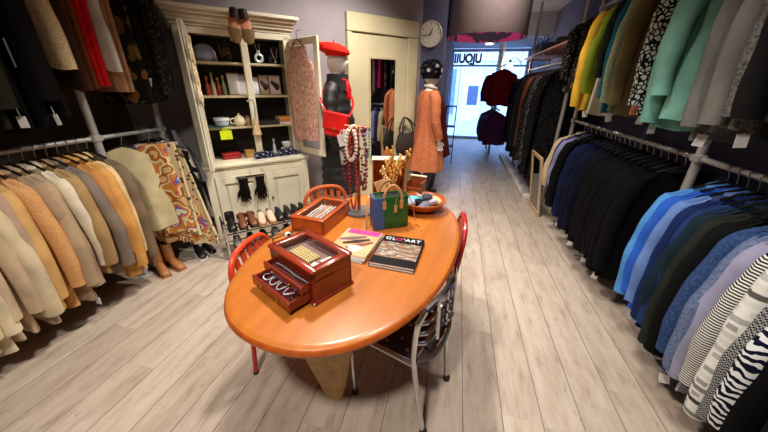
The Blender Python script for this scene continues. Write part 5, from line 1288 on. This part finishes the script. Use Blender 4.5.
# framed mirror leaning at the end of the lower right rail
fm = thing('framed_mirror', 'light wooden framed mirror standing against the dark coats on the right', 'mirror', (1.145, 4.10, 0), R(-88))
fm.rotation_euler = (R(8), 0, R(-90))
b = MB(); w, h, s = .52, .76, .045
for (x, z, dx, dz) in ((-w / 2 + s / 2, h / 2, s, h), (w / 2 - s / 2, h / 2, s, h), (0, s / 2, w - 2 * s, s), (0, h - s / 2, w - 2 * s, s)): b.box((x, 0, z), (dx, .025, dz), b=.004)
b.build('frame', wood('light beech frame', (206, 172, 126), .45), fm)
b = MB(); b.box((0, .004, h / 2), (w - 2 * s + .01, .008, h - 2 * s + .01)); b.build('mirror_glass', mat('dark mirror', (120, 112, 104), .05, 1.0, 0), fm, smooth=False)

# shelf above the long dark rail, with hats and bags
sh = thing('wall_shelf', 'peach wooden shelf above the long rail of dark coats', 'shelf', (1.42, 4.45, 2.02))
b = MB(); b.box((0, 1.35, 0), (.46, 2.7, .03), b=.006); b.build('board', mat('peach pale wood', (204, 150, 112), .5), sh)
for y in (.12, 1.35, 2.55):
    b = MB(); b.box((.20, y, -.09), (.03, .02, .16)); b.box((.03, y, -.025), (.40, .02, .02)); b.build('bracket', M_steel, sh)
for k, (y, c, L, lb) in enumerate(((4.75, (18, 18, 22), .30, 'black felt hat on the peach shelf, nearest the patterned blouses'), (5.3, (22, 22, 28), .28, 'black hat in the middle of the peach shelf above the dark coats'), (5.9, (26, 26, 36), .26, 'dark blue black hat on the peach shelf, nearest the street'))):
    r = thing('hat', lb, 'hat', (1.36, y, 2.0355), .4 * k, 'hats on the peach shelf')
    b = MB(); b.lathe([(.105, .0), (.11, .03), (.10, .10), (.085, .13), (.04, .14), (.002, .135)], 22); b.build('crown', mat('hat felt %d' % k, c, .9), r)
    b = MB(); b.loft([[((r_) * math.cos(q), r_ * .9 * math.sin(q), z + .018 * math.cos(2 * q) * (r_ > .12)) for q in [2 * PI * j / 26 for j in range(26)]] for r_, z in ((.10, .02), (.16, .022), (.175, .024), (.16, .016), (.10, .012))], caps=False); b.build('brim', MATS['hat felt %d' % k], r)
for k, (y, s) in enumerate(((6.3, .13), (6.7, .12))):
    r = thing('black_bag', 'black bag on the far end of the peach shelf, ' + ('beside the dark blue hat' if k == 0 else 'last towards the street'), 'bag', (1.34, y, 2.0355), .2)
    b = MB(); b.loft([[(s * .5 * math.copysign(abs(math.cos(q)) ** .6, math.cos(q)) * f, s * math.copysign(abs(math.sin(q)) ** .6, math.sin(q)) * f, z) for q in [2 * PI * j / 20 for j in range(20)]] for z, f in ((0, .9), (.02, 1), (.14, .92), (.17, .7))]); b.build('bag_body', MATS['black plastic'], r)
    b = MB(); b.tube(smooth_path([(0, -s * .6, .16), (0, -s * .5, .25), (0, 0, .29), (0, s * .5, .25), (0, s * .6, .16)]), .008, 6); b.build('handle', MATS['black plastic'], r)
# clip lamp
cl = thing('clip_lamp', 'small bright bare-bulb clip lamp glowing above the dark coats', 'lamp', (1.0, 7.6, 1.94))
b = MB(); b.ball((0, 0, 0), .055, 14, 10); b.build('bulb', mat('lit bulb', (255, 250, 240), emit=(255, 238, 205), es=30), cl)
b = MB(); b.lathe([(.03, -.0), (.028, .06), (.015, .075)], 14, Matrix.Translation((0, 0, .03)), caps=True); b.tube(smooth_path([(0, 0, .10), (.06, 0, .14), (.18, 0, .10), (.235, 0, -.03)]), .008, 6); b.build('lamp_arm', M_black, cl)

# folded grey scarf hung at the cabinet end of the left rail
sc = thing('folded_scarf', 'pale grey blue scarf folded to a cone hanging from the left rail post', 'scarf', (-2.40, 2.175, 1.12), R(20))
b = MB(); n = 18
b.loft([[(.03 + w * math.cos(q) + ox, .025 * math.sin(q) + .01 * math.sin(4 * q), z) for q in [2 * PI * k / n for k in range(n)]] for z, w, ox in ((0.02, .008, -.0), (-.10, .03, .02), (-.25, .065, .06), (-.38, .085, .09), (-.42, .08, .10), (-.44, .07, .10), (-.40, .055, .10))]); b.build('cone_fold', fabric('grey blue wool', (150, 152, 166)), sc, sharp=70)
b = MB(); b.loft([[(.10 + w * math.cos(q) + ox, .015 * math.sin(q), z) for q in [2 * PI * k / n for k in range(n)]] for z, w, ox in ((-.38, .03, 0), (-.55, .04, .02), (-.75, .045, .05), (-.80, .04, .055))]); b.build('hanging_end', fabric('grey taupe wool', (140, 132, 128)), sc, sharp=70)
# narrow black display stand in the corridor
dsn = thing('display_stand', 'narrow black metal display stand in the corridor behind the flowered-headpiece mannequin', 'stand', (-.12, 6.6, 0))
b = MB()
for x in (-.10, .10):
    for y in (-.15, .15): b.tube([(x, y, 0), (x, y, 1.15)], .009, 6)
b.build('frame', M_black, dsn)
for z in (.35, .75, 1.14):
    b = MB(); b.box((0, 0, z), (.22, .32, .015), b=.003); b.build('shelf', M_black, dsn)

# ------------------------------------------------------------------ light, world, camera
sc_ = bpy.context.scene
w = bpy.data.worlds.new('sky'); sc_.world = w; w.use_nodes = True
bgn = w.node_tree.nodes['Background']; bgn.inputs['Color'].default_value = (.30, .52, 1.0, 1); bgn.inputs['Strength'].default_value = 7.0
def spot(name, loc, target, power, size, blend=.8, col=(1, .93, .84), rad=.12):
    l = bpy.data.lights.new(name, 'SPOT'); l.energy = power; l.spot_size = R(size); l.spot_blend = blend; l.color = col; l.shadow_soft_size = rad
    o = bpy.data.objects.new(name, l); C.objects.link(o); o.location = loc
    o.rotation_euler = (Vector(target) - Vector(loc)).to_track_quat('-Z', 'Y').to_euler(); return o
spot('ceiling_spot', (-.75, 1.9, 2.9), (-.65, 1.6, 0), 270, 118)
spot('ceiling_spot', (-.45, -.45, 2.9), (-.5, .6, 0), 270, 118)
spot('ceiling_spot', (-.6, 3.0, 2.9), (-1.2, 3.4, .9), 230, 120)
spot('ceiling_spot', (.25, 1.5, 2.9), (.2, 1.8, 0), 110, 95)
spot('ceiling_spot', (.3, 3.3, 2.9), (.3, 3.6, 0), 150, 100)
spot('ceiling_spot', (.5, 4.1, 2.9), (.35, 5.3, 1.9), 55, 110)
lp_ = bpy.data.lights.new('pendant_bulb_light', 'POINT'); lp_.energy = 5; lp_.color = (1, .85, .78); lp_.shadow_soft_size = .06
o = bpy.data.objects.new('pendant_bulb_light', lp_); C.objects.link(o); o.location = (.30, 5.28, 2.33)
pl_ = bpy.data.lights.new('clip_lamp_light', 'POINT'); pl_.energy = 14; pl_.color = (1, .85, .62); pl_.shadow_soft_size = .06
o = bpy.data.objects.new('clip_lamp_light', pl_); C.objects.link(o); o.location = (.95, 7.5, 1.9)

cam = bpy.data.cameras.new('camera'); co = bpy.data.objects.new('camera', cam); C.objects.link(co)
cam.sensor_width = 36; cam.lens = 36 * 298.86 / 768; cam.clip_start = .02
pitch, roll, yaw = .41322, .01305, .2230
F_ = Vector((-math.sin(yaw) * math.cos(pitch), math.cos(yaw) * math.cos(pitch), -math.sin(pitch)))
Rt = Vector((math.cos(yaw), math.sin(yaw), 0)); Up = Rt.cross(F_)
R2 = Rt * math.cos(roll) + Up * math.sin(roll); U2 = -Rt * math.sin(roll) + Up * math.cos(roll)
co.matrix_world = Matrix(((R2.x, U2.x, -F_.x, 0), (R2.y, U2.y, -F_.y, 0), (R2.z, U2.z, -F_.z, H), (0, 0, 0, 1)))
sc_.camera = co
sc_.view_settings.view_transform = 'Standard'; sc_.view_settings.look = 'None'; sc_.view_settings.gamma = 1; sc_.view_settings.use_curve_mapping = False
sc_.view_settings.exposure = 0.0
dup = {k: v for k, v in LABELS.items() if len(v) > 1}
for k in dup: print('DUPLICATE LABEL', k, len(dup[k]))
for k in LABELS:
    if not 4 <= len(k.split()) <= 16: print('LABEL LENGTH', len(k.split()), k)
